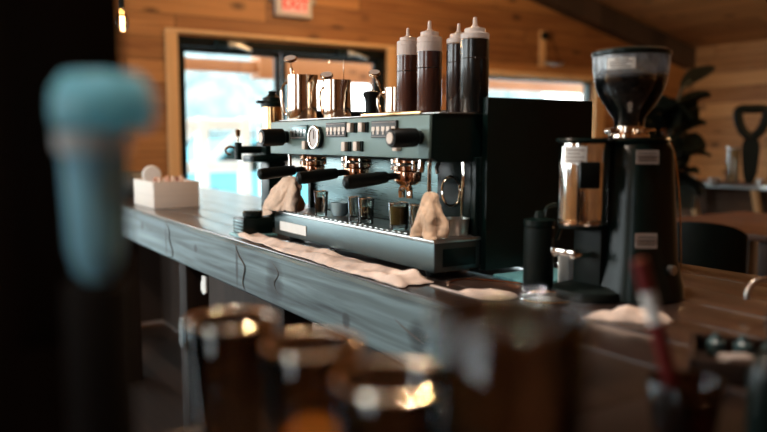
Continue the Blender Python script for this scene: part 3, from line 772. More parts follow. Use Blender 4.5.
# shot glasses on the drip tray
ZG = 1.0177
GR = 'small glasses on the drip tray'
def shot(x, y, r, h, label, fill=None, fm=None, handle=False, nm='shot_glass', mt=None):
    t = thing(nm, label, 'shot glass', (x, y, ZG), GR)
    b = BM(); w = .0022
    lathe(b, [(0, 0), (r*.82, 0), (r*.86, .003), (r, h), (r-w, h), (r*.86-w, .012), (0, .012)], 32, (x, y, ZG)); link('glass', b, mt or M_shot, t)
    b = BM(); torus(b, (x, y, ZG+h), (0, 0, 1), r-w/2, .0013, 32, 6); link('rim', b, M_chrome if mt is None else mt, t)
    if fill:
        b = BM(); lathe(b, [(0, .013), (r*.80, .013), (r*.80+(r*.14)*(fill/h), fill), (0, fill)], 28, (x, y, ZG)); link('coffee', b, fm, t)
    if handle:
        b = BM(); tube(b, smooth_path([(x-.003, y-r*.95, ZG+h*.85), (x-.008, y-r*1.5, ZG+h*.8), (x-.008, y-r*1.6, ZG+h*.45), (x-.003, y-r*.9, ZG+h*.2)]), .003); link('handle', b, M_chrome, t)
M_darkc = plain('dark_espresso', (.010, .007, .005), .2, coat=.5)
M_ambr = plain('amber_liquid', (.30, .19, .055), .25, coat=.4, var=.2)
shot(1.022, 1.955, .0215, .072, 'dark shot glass with handle beside the left draped cloth', .055, M_darkc, True)
t = thing('espresso_cup', 'small pale blue cup on the tray, right of the handled shot glass', 'cup', (1.062, 1.915, ZG), GR)
b = BM(); lathe(b, [(0, 0), (.018, 0), (.026, .012), (.028, .040), (.026, .040), (.023, .013), (0, .006)], 32, (1.062, 1.915, ZG)); link('cup_bowl', b, plain('pale_blue_glaze', (.42, .60, .66), .15, var=.05), t)
shot(1.02, 1.757, .0175, .068, 'narrow empty shot glass just left of the one holding a steel measure', .018, M_darkc)
shot(1.02, 1.693, .0225, .068, 'shot glass holding a round steel measure, middle of the tray', .02, M_darkc)
b = BM(); lathe(b, [(0, .021), (.012, .024), (.0175, .034), (.018, .046), (.017, .047), (0, .047)], 24, (1.02, 1.693, ZG)); tag(link('steel_measure', b, M_ss, None, origin=(1.02, 1.693, ZG+.021)), 'round steel measure sitting inside the middle shot glass', 'measure')
shot(1.026, 1.545, .0275, .066, 'wide shot glass of amber liquid on the tray under the right group', .058, M_ambr)
shot(1.026, 1.463, .0225, .068, 'clear shot glass between the amber glass and the right draped cloth', .02, M_darkc)
b = BM(); lathe(b, [(0, 0), (.030, 0), (.032, .004), (.034, .038), (.0325, .038), (.030, .005), (0, .004)], 32, (1.085, 1.392, ZG)); tag(link('steel_cup', b, M_ss2, None, origin=(1.085, 1.392, ZG)), 'short brushed steel cup at the right end of the drip tray', 'steel cup')
b = BM(); lathe(b, [(0, 0), (.034, 0), (.036, .004), (.03, .012), (.012, .014), (0, .014)], 32, (.972, 1.835, ZC)); tag(link('steel_dish', b, M_ss, None, origin=(.972, 1.835, ZC)), 'small round steel dish at the foot of the drip tray', 'dish')

# draped cloths: pleated bell hanging from a pipe
def drape(x, y, ztop, zbot, rx, ry, lean, seed, mat, label, twist=0, tail=0):
    q = bmesh.new(); n, mlev = 56, 18; rings = []
    for j in range(mlev+1):
        u = j/mlev; z = ztop+(zbot-ztop)*u
        ring = []
        for k in range(n):
            a = 2*PI*k/n
            f = 1+(.10+.16*u)*math.sin(5*a+seed+1.6*u*twist)+.09*u*math.sin(9*a+2*seed)+.32*noise.noise(Vector((math.cos(a)*1.3, math.sin(a)*1.3, u*2.4+seed)))+.14*noise.noise(Vector((math.cos(a)*3, math.sin(a)*3, u*6+seed)))
            f += (.05+.30*u)*(abs(noise.noise(Vector((math.cos(a+u*1.2)*2.6, math.sin(a+u*1.2)*2.6, u*1.5+seed*3))))-.25)*1.6
            w = .30+.70*u**.8 if j else .12
            px = x+lean[0]*u+rx*w*f*math.cos(a); py = y+lean[1]*u+ry*w*f*math.sin(a)
            pz = z+(.006*math.sin(4*a+seed)*u)
            if u > .9: pz = max(pz, zbot)
            if tail and math.sin(a) > .35 and math.cos(a) < .3: pz -= tail*u**3*(math.sin(a)-.35)*1.4; px -= .012*u**3
            ring.append(q.verts.new((px, py, pz)))
        rings.append(ring)
    for a, c_ in zip(rings, rings[1:]):
        for k in range(n): q.faces.new((a[k], a[(k+1) % n], c_[(k+1) % n], c_[k]))
    q.faces.new(rings[0])
    bmesh.ops.recalc_face_normals(q, faces=list(q.faces))
    o = link('cleaning_cloth', q, mat, None, sharp=3.0, origin=(x, y, zbot))
    s = o.modifiers.new('thick', 'SOLIDIFY'); s.thickness = .003; s.offset = 1
    sb = o.modifiers.new('sub', 'SUBSURF'); sb.levels = 1; sb.render_levels = 1
    tx_ = bpy.data.textures.new('wrinkles', 'CLOUDS'); tx_.noise_scale = .022; tx_.noise_depth = 2
    dm = o.modifiers.new('wrinkle', 'DISPLACE'); dm.texture = tx_; dm.strength = .009; dm.mid_level = .5; dm.texture_coords = 'LOCAL'
    return tag(o, label, 'cloth', 'cleaning cloths around the espresso machine')
drape(1.0, 1.376, 1.121, 1.0185, .032, .046, (-.006, -.010), 1.3, M_cloth3, 'tan cloth hung over the right steam wand, hem on the drip tray')
drape(1.000, 2.115, 1.126, 1.0195, .034, .105, (-.008, .045), 4.1, M_cloth, 'beige cloth hung over the left steam wand, trailing off the tray', 1.0, .032)

# long folded cloth on the counter along the machine
q = bmesh.new(); NU, NV = 90, 16; g = []
for i in range(NU+1):
    u = i/NU; y = 1.325+1.04*u
    xa = .878+.035*u**3+.006*math.sin(u*19)
    xb = .974-.004*math.sin(u*11)+.0*(1-u)
    if u > .86: xb -= 0
    row = []
    for j in range(NV+1):
        v = j/NV; x = xa+(xb-xa)*v
        P = Vector((x*14, y*7, 2))
        h = .010+.008*noise.noise(P)+.007*noise.noise(P*2.3+Vector((3, 1, 0)))+.004*math.sin(v*9+u*14)
        e = min(v, 1-v)*6; e = min(1, e); e2 = min(1, min(u, 1-u)*22)
        if u < .08: h += .009*math.sin(u/.08*PI)
        row.append(q.verts.new((x+.006*noise.noise(Vector((y*9, v, 0))), y+.012*noise.noise(Vector((v*4, u*3, 9)))*(1 if u in (0, 1) else .6), ZC+.0015+max(.002, h)*math.sqrt(max(0.02, e*e2)))))
    g.append(row)
for a, c_ in zip(g, g[1:]):
    for j in range(NV): q.faces.new((a[j], a[j+1], c_[j+1], c_[j]))
bt = bmesh.ops.extrude_face_region(q, geom=list(q.faces))
for v in [e for e in bt['geom'] if isinstance(e, bmesh.types.BMVert)]: v.co.z = ZC+.0008
bmesh.ops.recalc_face_normals(q, faces=list(q.faces))
o = link('bar_towel', q, M_cloth2, None, sharp=3, origin=(.925, 1.85, ZC))
tx_ = bpy.data.textures.new('towel_wrinkles', 'CLOUDS'); tx_.noise_scale = .035; tx_.noise_depth = 2
dm = o.modifiers.new('wrinkle', 'DISPLACE'); dm.texture = tx_; dm.strength = .006; dm.mid_level = .15; dm.direction = 'Z'; dm.texture_coords = 'LOCAL'
tag(o, 'long cream bar towel laid along the counter edge before the machine', 'towel')

# ------------------------------------------------------------------ left of the machine
t = thing('coffee_dispenser', 'black coffee dispenser with brass cylinder and side tap, left of the espresso machine', 'dispenser', (1.125, 2.50, ZC))
x, y = 1.14, 2.56
b = BM(); box(b, (x-.09, y-.06, ZC), (x+.06, y+.07, ZC+.025), .008); link('base', b, M_black, t)
b = BM(); box(b, (x-.035, y-.035, ZC+.02), (x+.035, y+.04, 1.16), .008); link('column', b, M_black, t)
b = BM(); box(b, (x-.10, y-.05, 1.16), (x+.05, y+.055, 1.185), .008); box(b, (x-.05, y-.045, 1.185), (x+.045, y+.045, 1.235), .01); link('bracket', b, M_black, t)
b = BM(); cyl(b, (x, y, 1.235), (x, y, 1.362), .037, bev=.002, seg=36); link('cylinder', b, M_brass, t)
b = BM(); lathe(b, [(0, 0), (.043, 0), (.044, .014), (.038, .02), (.036, .034), (.02, .04), (.013, .05), (.016, .058), (0, .062)], 32, (x, y, 1.36)); ld = link('lid', b, M_black, t)
b = BM(); box(b, (x-.062, y-.012, 1.372), (x-.038, y+.012, 1.384), .003); link('spout_tip', b, M_black, ld)
b = BM(); tube(b, [(x-.05, y, 1.205), (x-.135, y+.01, 1.205)], .014, 14); tube(b, [(x-.132, y+.01, 1.232), (x-.132, y+.01, 1.168)], .013, 12, rad=None); tp = link('tap', b, M_black, t)
b = BM(); tube(b, [(x-.132, y+.01, 1.23), (x-.132, y+.01, 1.255)], .004, 8); cyl(b, (x-.132, y+.01, 1.252), (x-.132, y+.01, 1.278), .008, .010, bev=.002); link('tap_lever', b, M_ss, tp)
b = BM(); tube(b, [(x-.146+.02*math.cos(a)-.014, y+.01, 1.202+.014*math.sin(a)) for a in [R(40+k*28) for k in range(9)]], .0042, 8); link('tap_ring', b, M_warmchrome, tp)
# black block on a ribbed mat
b = BM()
for k in range(11): box(b, (.905+k*.0115, 2.285, ZC+.0005), (.914+k*.0115, 2.405, ZC+.008), .002)
box(b, (.905, 2.285, ZC+.0005), (1.03, 2.405, ZC+.004))
tag(link('ribbed_mat', b, M_mat, None, origin=(.967, 2.345, ZC)), 'teal ribbed rubber mat under the black block left of the machine', 'mat')
t = thing('knock_box', 'black square knock box on the teal mat, left of the machine', 'knock box', (.965, 2.35, ZC+.008))
b = BM(); box(b, (.915, 2.30, ZC+.0085), (1.02, 2.395, ZC+.062), .006); kb = link('box_body', b, M_black, t)
for k in range(4):
    b = BM(); box(b, (.9135, 2.305, ZC+.016+k*.011), (.9155, 2.39, ZC+.021+k*.011), .001); link('rib', b, M_teal, kb)
b = BM(); cyl(b, (.968, 2.345, ZC+.062), (.968, 2.345, ZC+.085), .036, bev=.006); link('lid', b, M_black, t)

# box of sachets near the far end
t = thing('condiment_box', 'pale open wooden box of sachets at the far end of the counter', 'box', (1.06, 3.68, ZC))
bx0, bx1, by0, by1, hz = .950, 1.168, 3.49, 3.86, .125
b = BM()
box(b, (bx0, by0, ZC), (bx1, by0+.012, ZC+hz), .002); box(b, (bx0, by1-.012, ZC), (bx1, by1, ZC+hz), .002)
box(b, (bx0, by0+.012, ZC), (bx0+.012, by1-.012, ZC+hz), .002); box(b, (bx1-.012, by0+.012, ZC), (bx1, by1-.012, ZC+hz), .002)
box(b, (bx0+.012, by0+.012, ZC), (bx1-.012, by1-.012, ZC+.012)); link('box_walls', b, W_box, t)
cols = [(.42, .20, .12), (.62, .42, .30), (.35, .13, .08), (.55, .30, .20), (.70, .55, .45)]
pm = [plain('sachet_paper_%d' % i, c, .7, var=.15) for i, c in enumerate(cols)]
pr = random.Random(3)
for k in range(9):
    x = bx0+.035+.0185*k; y = by0+.05+.05*(k % 3)
    b = BM(); w = .017; r_ = Matrix.Rotation(pr.uniform(-.25, .25), 4, 'Y') @ Matrix.Rotation(pr.uniform(-.4, .4), 4, 'Z')
    box(b, (x-.006, y-w, ZC+.013), (x+.006, y+w, ZC+hz+.014+.012*pr.random()), .005, rot=r_, piv=(x, y, ZC+.05))
    tag(link('sugar_sachet', b, pm[k % 5], None, origin=(x, y, ZC+.013)), 'brown or cream paper sachet standing in the pale wooden box', 'sachet', 'sachets in the wooden box')
t = thing('takeaway_lid', 'white round lid standing on edge among the sachets', 'lid', (1.02, 3.62, ZC+.012))
b = BM(); m, _ = frame_to((1.0, 3.70, ZC+.150), (.99, 3.60, ZC+.152)); lathe(b, [(0, 0), (.046, 0), (.047, .006), (.042, .010), (.04, .016), (0, .016)], 32, mat=m); link('lid_disc', b, M_white, t)
t = thing('dark_bottle', 'dark bottle lying behind the pale wooden box on the counter', 'bottle', (.86, 4.2, ZC))
b = BM(); m, L = frame_to((.93, 4.30, ZC+.075), (1.21, 4.10, ZC+.075))
lathe(b, [(0, 0), (.07, 0), (.074, .01), (.074, .20), (.06, .24), (.03, .27), (.028, .33), (0, .33)], 32, mat=m); link('bottle_body', b, M_dark, t)
b = BM(); lathe(b, [(.031, .30), (.031, .345), (0, .345)], 24, mat=m); link('cap', b, M_white, t)

# ------------------------------------------------------------------ grinder
gx, gy = 1.235, 1.018
gr = thing('coffee_grinder', 'black coffee grinder with chrome doser and bean hopper on the counter', 'coffee grinder', (gx, gy, ZC))
def bodyshape(bm, zs):
    q = bmesh.new(); rings = []
    for z, r, ex in zs:
        rings.append([q.verts.new((gx+.013+(r+ex)*.92*math.copysign(abs(math.cos(a))**.7, math.cos(a)), gy-.01+r*math.copysign(abs(math.sin(a))**.7, math.sin(a)), z)) for a in [2*PI*k/40 for k in range(40)]])
    for a, c_ in zip(rings, rings[1:]):
        for k in range(40): q.faces.new((a[k], a[(k+1) % 40], c_[(k+1) % 40], c_[k]))
    q.faces.new(list(reversed(rings[0]))); q.faces.new(rings[-1]); bmesh.ops.recalc_face_normals(q, faces=list(q.faces)); merge(bm, q)
b = BM(); bodyshape(b, [(ZC+.004, .096, 0), (ZC+.03, .093, 0), (1.0, .081, 0), (1.12, .073, 0), (1.22, .067, 0), (1.236, .058, 0)]); bo = link('body', b, M_black, gr)
for k in range(4):
    a = PI/4+k*PI/2; b = BM(); cyl(b, (gx+.018+.07*math.cos(a), gy-.01+.07*math.sin(a), ZC), (gx+.018+.07*math.cos(a), gy-.01+.07*math.sin(a), ZC+.006), .014); link('foot', b, M_rubber, gr)
# doser on the barista side
dx, dy = 1.153, 1.059
b = BM(); cyl(b, (dx, dy, 1.078), (dx, dy, 1.236), .052, bev=.003, seg=44); ds = link('doser', b, M_chrome, gr)
b = BM(); cyl(b, (dx, dy, 1.062), (dx, dy, 1.079), .049, bev=.003, seg=40); link('doser_base', b, M_black, ds)
b = BM(); torus(b, (dx, dy, 1.074), (0, 0, 1), .049, .005, 40, 8); link('base_ring', b, M_chrome, ds)
b = BM(); box(b, (dx-.020, dy-.062, 1.145), (dx+.020, dy-.040, 1.198), .005, rot=Matrix.Rotation(R(-36), 4, 'Z'), piv=(dx, dy, 1.17)); link('lever', b, M_rubber, ds)
b = BM(); box(b, (dx-.013, dy-.066, 1.205), (dx+.013, dy-.05, 1.207), .001)
# clipped sticker wrapped on the chrome
def wrap(bm, cx, cy, r, a0, a1, z0, z1, n=12, th=.0008):
    q = bmesh.new(); A = []
    for k in range(n+1):
        a = a0+(a1-a0)*k/n
        A.append([q.verts.new((cx+rr*math.cos(a), cy+rr*math.sin(a), z)) for rr, z in ((r, z0), (r, z1), (r+th, z1), (r+th, z0))])
    for p_, n_ in zip(A, A[1:]):
        for j in range(4): q.faces.new((p_[j], p_[(j+1) % 4], n_[(j+1) % 4], n_[j]))
    q.faces.new(A[0]); q.faces.new(A[-1]); bmesh.ops.recalc_face_normals(q, faces=list(q.faces)); merge(bm, q)
b.free()
b = BM(); wrap(b, dx, dy, .0525, R(178), R(228), 1.193, 1.228); st = link('doser_sticker', b, M_white, ds); st['label'] = 'pale printed sticker'
b = BM()
for k, (a0, a1) in enumerate([(186, 220), (184, 222), (186, 214), (184, 223)]): wrap(b, dx, dy, .0534, R(a0), R(a1), 1.198+k*.007, 1.2005+k*.007)
link('print_lines', b, M_grey, st)
# lid plate over doser and body
b = BM()
lathe(b, [(0, 0), (.056, 0), (.057, .003), (.055, .008), (0, .008)], 40, (dx, dy, 1.236)); lathe(b, [(0, 0), (.066, 0), (.067, .004), (.064, .009), (0, .009)], 40, (gx+.012, gy-.008, 1.236))
link('top_plate', b, M_black, gr)
# collar with wing screws and adjustment ring
b = BM(); lathe(b, [(0, 0), (.040, 0), (.040, .008), (.030, .012), (.030, .024), (0, .024)], 36, (gx, gy, 1.243)); co = link('collar', b, M_ss, gr)
for k in range(5):
    a = k*2*PI/5+.5; b = BM(); cyl(b, (gx+.03*math.cos(a), gy+.03*math.sin(a), 1.258), (gx+.052*math.cos(a), gy+.052*math.sin(a), 1.258), .0055, bev=.001, seg=12); link('collar_screw', b, M_chrome, co)
# hopper: clear funnel with black lid
zh = 1.257
prof = [(.029, 0), (.029, .012), (.031, .027), (.042, .042), (.0515, .056), (.060, .070), (.066, .083), (.0705, .100), (.0735, .120), (.0755, .148)]
b = BM(); lathe(b, prof+[(r-.002, z) for r, z in reversed(prof)], 48, (gx, gy, zh)); hp = link('hopper', b, M_hop, gr)
b = BM(); lathe(b, [(0, .149), (.0765, .149), (.0775, .152), (.077, .158), (.068, .163), (.02, .166), (0, .166)], 48, (gx, gy, zh)); link('hopper_lid', b, M_black, gr)
b = BM(); wrap(b, gx, gy, .0752, R(184), R(226), 1.377, 1.398); st = link('hopper_sticker', b, M_white, hp)
b = BM()
for k, (a0, a1) in enumerate([(190, 220), (188, 214), (188, 222), (196, 216)]): wrap(b, gx, gy, .0761, R(a0), R(a1), 1.380+k*.0045, 1.3818+k*.0045)
link('print_lines', b, M_ink, st)
b = BM()
bp = [(0, .004), (.0262, .004), (.0265, .014), (.0285, .028), (.0395, .043), (.049, .057), (.0575, .071), (.0635, .084), (.068, .100), (.0690, .107)]
q = bmesh.new(); rings = []
for j, (r, z) in enumerate(bp+[(.055, .112), (.03, .115), (.012, .115)]):
    if r == 0: rings.append([q.verts.new((gx, gy, zh+z))]); continue
    rings.append([q.verts.new((gx+r*math.cos(2*PI*k/40), gy+r*math.sin(2*PI*k/40), zh+z+(.004*noise.noise(Vector((r*90*math.cos(2*PI*k/40), r*90*math.sin(2*PI*k/40), 3))) if j > 8 else 0))) for k in range(40)])
for a, c_ in zip(rings, rings[1:]):
    for k in range(40):
        if len(a) == 1: q.faces.new((a[0], c_[(k+1) % 40], c_[k]))
        else: q.faces.new((a[k], a[(k+1) % 40], c_[(k+1) % 40], c_[k]))
q.faces.new(rings[-1]); bmesh.ops.recalc_face_normals(q, faces=list(q.faces)); merge(b, q)
tag(link('coffee_beans', b, M_beans, None, origin=(gx, gy, zh+.004)), 'dark roasted coffee beans filling the clear grinder hopper', 'coffee beans', None, 'stuff')
# front labels on the body
def label_quad(bm, c_, w, h, ndir, th=.001):
    """thin label whose face looks along ndir (horizontal) at centre c_"""
    n = Vector(ndir).normalized(); s = Vector((-n.y, n.x, 0)); u = n.cross(s)
    q = bmesh.new(); vs = []
    for d in (0, th):
        for a_, b_ in ((-1, -1), (1, -1), (1, 1), (-1, 1)): vs.append(q.verts.new(Vector(c_)+n*d+s*(a_*w/2)+u*(b_*h/2)))
    q.faces.new(vs[:4]); q.faces.new(vs[4:])
    for k in range(4): q.faces.new((vs[k], vs[(k+1) % 4], vs[4+(k+1) % 4], vs[4+k]))
    bmesh.ops.recalc_face_normals(q, faces=list(q.faces)); merge(bm, q)
for lz, w, h, r0, r1 in [(1.207, .044, .027, .068, .0685), (1.045, .042, .030, .0778, .0785)]:
    a = R(236); ca, sa = math.cos(a), math.sin(a)
    px, py = gx+.013-r0*.92*abs(ca)**.7, gy-.01-r0*abs(sa)**.7
    nd = Vector((-abs(ca)**1.3/.92, -abs(sa)**1.3, .07)).normalized()
    b = BM(); label_quad(b, Vector((px, py, lz))+nd*.0003, w, h, nd, .0022); pl = link('rating_plate', b, M_grey, bo)
    b = BM()
    for k in range(3): label_quad(b, Vector((px, py, lz-.007+k*.007))+nd*.0025, w*.8, .0022, nd, .0006)
    link('print_lines', b, M_ink, pl)
# fork under the doser, chute and front tray
b = BM(); box(b, (dx-.055, dy-.03, 1.005), (dx+.02, dy-.016, 1.016), .003); box(b, (dx-.055, dy+.016, 1.005), (dx+.02, dy+.03, 1.016), .003); box(b, (dx-.058, dy-.03, 1.010), (dx-.046, dy+.03, 1.022), .003); link('portafilter_fork', b, M_chrome, gr)
b = BM(); box(b, (dx+.005, dy-.045, .93), (dx+.06, dy+.03, 1.064), .008); link('neck', b, M_blackm, gr)
b = BM(); lathe(b, [(0, 0), (.078, 0), (.080, .006), (.077, .018), (.05, .026), (0, .028)], 40, (dx+.018, dy-.012, ZC+.001)); link('grounds_tray', b, M_blackm, gr)
b = BM(); tube(b, smooth_path([(gx+.095, gy-.03, 1.235), (gx+.098, gy-.04, 1.2), (gx+.105, gy-.05, 1.10), (gx+.112, gy-.055, ZC+.01)]), .0016, 6); link('edge_trim', b, M_brass, bo)
b = BM(); cyl(b, (gx+.02, gy-.106, .985), (gx+.02, gy-.09, .985), .010, bev=.002); link('switch', b, M_ss2, bo)

# things between machine and grinder
t = thing('tall_canister', 'black canister with a small handle standing between machine and grinder', 'canister', (1.124, 1.153, ZC))
b = BM(); lathe(b, [(0, 0), (.030, 0), (.032, .004), (.032, .135), (.028, .14), (0, .14)], 32, (1.124, 1.153, ZC)); link('canister_body', b, M_blackm, t)
b = BM(); lathe(b, [(0, .14), (.033, .14), (.033, .152), (.012, .156), (.008, .17), (0, .171)], 32, (1.124, 1.153, ZC)); link('lid', b, M_black, t)
b = BM(); tube(b, smooth_path([(1.134, 1.147, ZC+.15), (1.138, 1.144, ZC+.178), (1.158, 1.131, ZC+.182), (1.166, 1.126, ZC+.15), (1.156, 1.133, ZC+.11)]), .004); link('handle', b, M_black, t)
b = BM()
for k in range(13): box(b, (1.14, 1.185+k*.0105, ZC+.0005), (1.33, 1.193+k*.0105, ZC+.007), .002)
box(b, (1.14, 1.185, ZC+.0005), (1.33, 1.32, ZC+.003))
tag(link('ribbed_mat', b, M_mat, None, origin=(1.235, 1.25, ZC)), 'teal ribbed rubber mat beside the black side of the machine', 'mat')
b = BM(); box(b, (1.185, 1.115, ZC+.0005), (1.245, 1.155, ZC+.075), .002, rot=Matrix.Rotation(R(-12), 4, 'Z'))
tag(link('paper_packet', b, M_white, None, origin=(1.215, 1.135, ZC)), 'white paper packet between the canister and the grinder foot', 'packet')

# cloths, ring and stick on the counter in front of the grinder
def flatcloth(pts, h, seed, mat, label, nm='folded_cloth', base=0.0005):
    """irregular lump of cloth: outline polygon filled to the middle in rings"""
    q = bmesh.new(); cx = sum(p[0] for p in pts)/len(pts); cy = sum(p[1] for p in pts)/len(pts)
    pp = smooth_path([(*p, 0) for p in pts+[pts[0]]], 6)[:-1]; n = len(pp); rings = []
    for j in range(8):
        s = 1-j/8; ring = []
        for p in pp:
            x = cx+(p.x-cx)*s; y = cy+(p.y-cy)*s
            z = ZC+base+h*min(1, j/2.2)*(1+.9*noise.noise(Vector((x*28, y*28, seed)))) if j else ZC+base
            ring.append(q.verts.new((x, y, max(ZC+base, z))))
        rings.append(ring)
    for a, c_ in zip(rings, rings[1:]):
        for k in range(n): q.faces.new((a[k], a[(k+1) % n], c_[(k+1) % n], c_[k]))
    q.faces.new(rings[-1]); q.faces.new(list(reversed(rings[0]))); bmesh.ops.recalc_face_normals(q, faces=list(q.faces))
    return tag(link(nm, q, mat, None, sharp=3, origin=(cx, cy, ZC+base)), label, 'cloth', 'folded cloths before the grinder')
flatcloth([(1.00, .925), (1.03, .86), (1.08, .80), (1.125, .815), (1.135, .86), (1.10, .895), (1.05, .925)], .017, 3, M_cloth2, 'cream folded cloth lying in front of the grinder base')
flatcloth([(.955, 1.235), (.96, 1.15), (1.0, 1.115), (1.05, 1.135), (1.055, 1.19), (1.0, 1.23)], .005, 8, M_cloth2, 'small cream folded cloth under the chrome ring tray')
t = thing('ring_tray', 'round shallow tray with chrome rim beside the grinder', 'tray', (1.065, 1.045, ZC))
b = BM(); lathe(b, [(0, 0), (.048, 0), (.052, .010), (.050, .011), (.046, .003), (0, .003)], 40, (1.052, 1.055, ZC)); link('dish', b, M_dark, t)
b = BM(); torus(b, (1.052, 1.055, ZC+.011), (0, 0, 1), .052, .0028, 48, 8); link('rim', b, M_chrome, t)
b = BM(); box(b, (-.055, -.004, 0), (.055, .004, .003), .001); b.transform(Matrix.Translation((.957, 1.255, ZC+.0005)) @ Matrix.Rotation(R(-88), 4, 'Z')); tag(link('stir_stick', b, M_cap, None, origin=(.957, 1.255, ZC)), 'pale flat stir stick near the end of the bar towel', 'stir stick')
b = BM(); tube(b, smooth_path([(1.005, 1.315, ZC+.003), (1.06, 1.325, ZC+.003), (1.10, 1.28, ZC+.003), (1.13, 1.22, ZC+.003), (1.125, 1.185, ZC+.003)]), .0022, 8); tag(link('thin_cord', b, M_warmchrome, None, origin=(1.06, 1.27, ZC)), 'thin coppery cord curving from the machine foot on the counter', 'cord')

# ------------------------------------------------------------------ right end of the counter: crate and tap
t = thing('bar_crate', 'dark open crate of bottles and packets at the right end of the counter', 'crate', (1.04, .54, ZC))
rm = Matrix.Translation((.985, .685, ZC+.0005)) @ Matrix.Rotation(R(-55), 4, 'Z')   # local x to the right, y away
def rb(bm, lo, hi, bev=0): 
    q = BM(); box(q, lo, hi, bev); q.transform(rm); merge(bm, q)
cw, cd, ch = .21, .15, .03
b = BM()
rb(b, (0, -cd, 0), (cw, 0, .006)); rb(b, (0, -cd, .006), (.008, 0, ch), .002); rb(b, (cw-.008, -cd, .006), (cw, 0, ch), .002); rb(b, (.008, -.008, .006), (cw-.008, 0, ch), .002); rb(b, (.008, -cd, .006), (cw-.008, -cd+.008, ch), .002)
link('crate_walls', b, W_bar, t)
def inside(px, py, pz=0): return rm @ Vector((px, py, pz))
for k in range(5):
    p = inside(.035+.036*k, -.03, .0065); b = BM(); lathe(b, [(0, 0), (.012, 0), (.0125, .020), (.006, .025), (.006, .032), (0, .033)], 20, p)
    tag(link('small_bottle', b, M_dteal, None, origin=p), 'small teal bottle standing along the back of the dark crate', 'bottle', 'small bottles in the crate')
for k in range(3):
    p = inside(.06+.05*k, -.085-.01*k, .0065); b = BM(); box(b, (p.x-.022, p.y-.016, p.z), (p.x+.022, p.y+.016, p.z+.018), .006, rot=Matrix.Rotation(R(-30+25*k), 4, 'Z'))
    tag(link('paper_packet', b, M_pack if k else M_grey, None, origin=p), ['pale crumpled packet at the left inside the dark crate', 'brown packet in the middle of the dark crate', 'brown packet at the right inside the dark crate'][k], 'packet')
t = thing('bar_tap', 'curved chrome tap on the counter behind the dark crate', 'tap', (1.345, .755, ZC))
b = BM(); cyl(b, (1.345, .755, ZC), (1.345, .755, ZC+.012), .016, bev=.002); link('tap_base', b, M_ss2, t)
b = BM(); tube(b, smooth_path([(1.345, .755, ZC+.01), (1.345, .755, ZC+.045), (1.325, .762, ZC+.064), (1.296, .772, ZC+.062), (1.282, .777, ZC+.045), (1.281, .777, ZC+.03)]), .0055, 12); link('tap_neck', b, M_ss2, t)

# ------------------------------------------------------------------ seating area beyond the counter
t = thing('side_table', 'red-brown wooden table beyond the counter at the right', 'table', (4.05, 2.62, 0))
rt = Matrix.Translation((4.06, 2.63, 0))
b = BM(); box(b, (3.70, 2.1, .715), (4.85, 3.0, .75), .006); link('tabletop', b, W_table, t)
for x in (3.8, 4.75):
    for y in (2.2, 2.9):
        b = BM(); box(b, (x-.035, y-.035, 0), (x+.035, y+.035, .715), .004); link('leg', b, W_dark, t)
def chair(x, y, rz, label):
    t = thing('dining_chair', label, 'chair', (0, 0, 0), 'dark curved-back chairs')
    b = BM(); q = BM(); box(q, (-.21, -.2, .43), (.21, .22, .465), .02); merge(b, q); link('seat', b, M_blackm, t)
    b = BM(); q = bmesh.new(); rings = []
    for k in range(17):
        a = R(200+140*k/16); rr = .235; cz = .84-.07*abs((k-8)/8)**2.2
        o_, i_ = (rr*math.cos(a), rr*math.sin(a)*.9+.03), ((rr-.022)*math.cos(a), (rr-.022)*math.sin(a)*.9+.03)
        rings.append([q.verts.new(p) for p in ((*o_, .52), (*o_, cz), (*i_, cz), (*i_, .52))])
    for a, c_ in zip(rings, rings[1:]):
        for j in range(4): q.faces.new((a[j], a[(j+1) % 4], c_[(j+1) % 4], c_[j]))
    q.faces.new(rings[0]); q.faces.new(rings[-1]); bmesh.ops.recalc_face_normals(q, faces=list(q.faces)); merge(b, q); link('backrest', b, M_blackm, t)
    for sx in (-1, 1):
        b = BM(); tube(b, [(.17*sx, -.16, .44), (.2*sx, -.2, 0)], .016); link('leg', b, M_blackm, t)
        b = BM(); tube(b, [(.17*sx, .17, .44), (.2*sx, .21, 0)], .016); link('leg', b, M_blackm, t)
        b = BM(); tube(b, [(.16*sx, -.15, .45), (.17*sx, -.15, .54)], .012); link('back_post', b, M_blackm, t)
    t.location = (x, y, 0); t.rotation_euler = (0, 0, rz); return t
chair(3.40, 2.33, R(-60), 'dark curved-back chair just beyond the counter, before the table')
c2 = chair(4.28, 1.80, R(8), 'dark chair at the near side of the table, far right')
t = thing('sideboard', 'long brown wooden console with shiny edge before the pine wall', 'console', (6.05, 3.7, 0))
b = BM(); box(b, (5.92, 2.5, .825), (6.5, 4.75, .86), .004); link('console_top', b, W_table, t)
b = BM(); box(b, (5.905, 2.5, .83), (5.918, 4.75, .868), .003); link('metal_edge', b, M_ss2, t)
b = BM(); box(b, (6.1, 2.55, .45), (6.14, 4.7, .82)); link('front_panel', b, W_console, t)
for y in (2.7, 3.6, 4.2, 4.6):
    b = BM(); tube(b, [(5.97, y, .825), (6.05, y-.14, 0)], .035, 8); link('leg', b, W_trim, t)
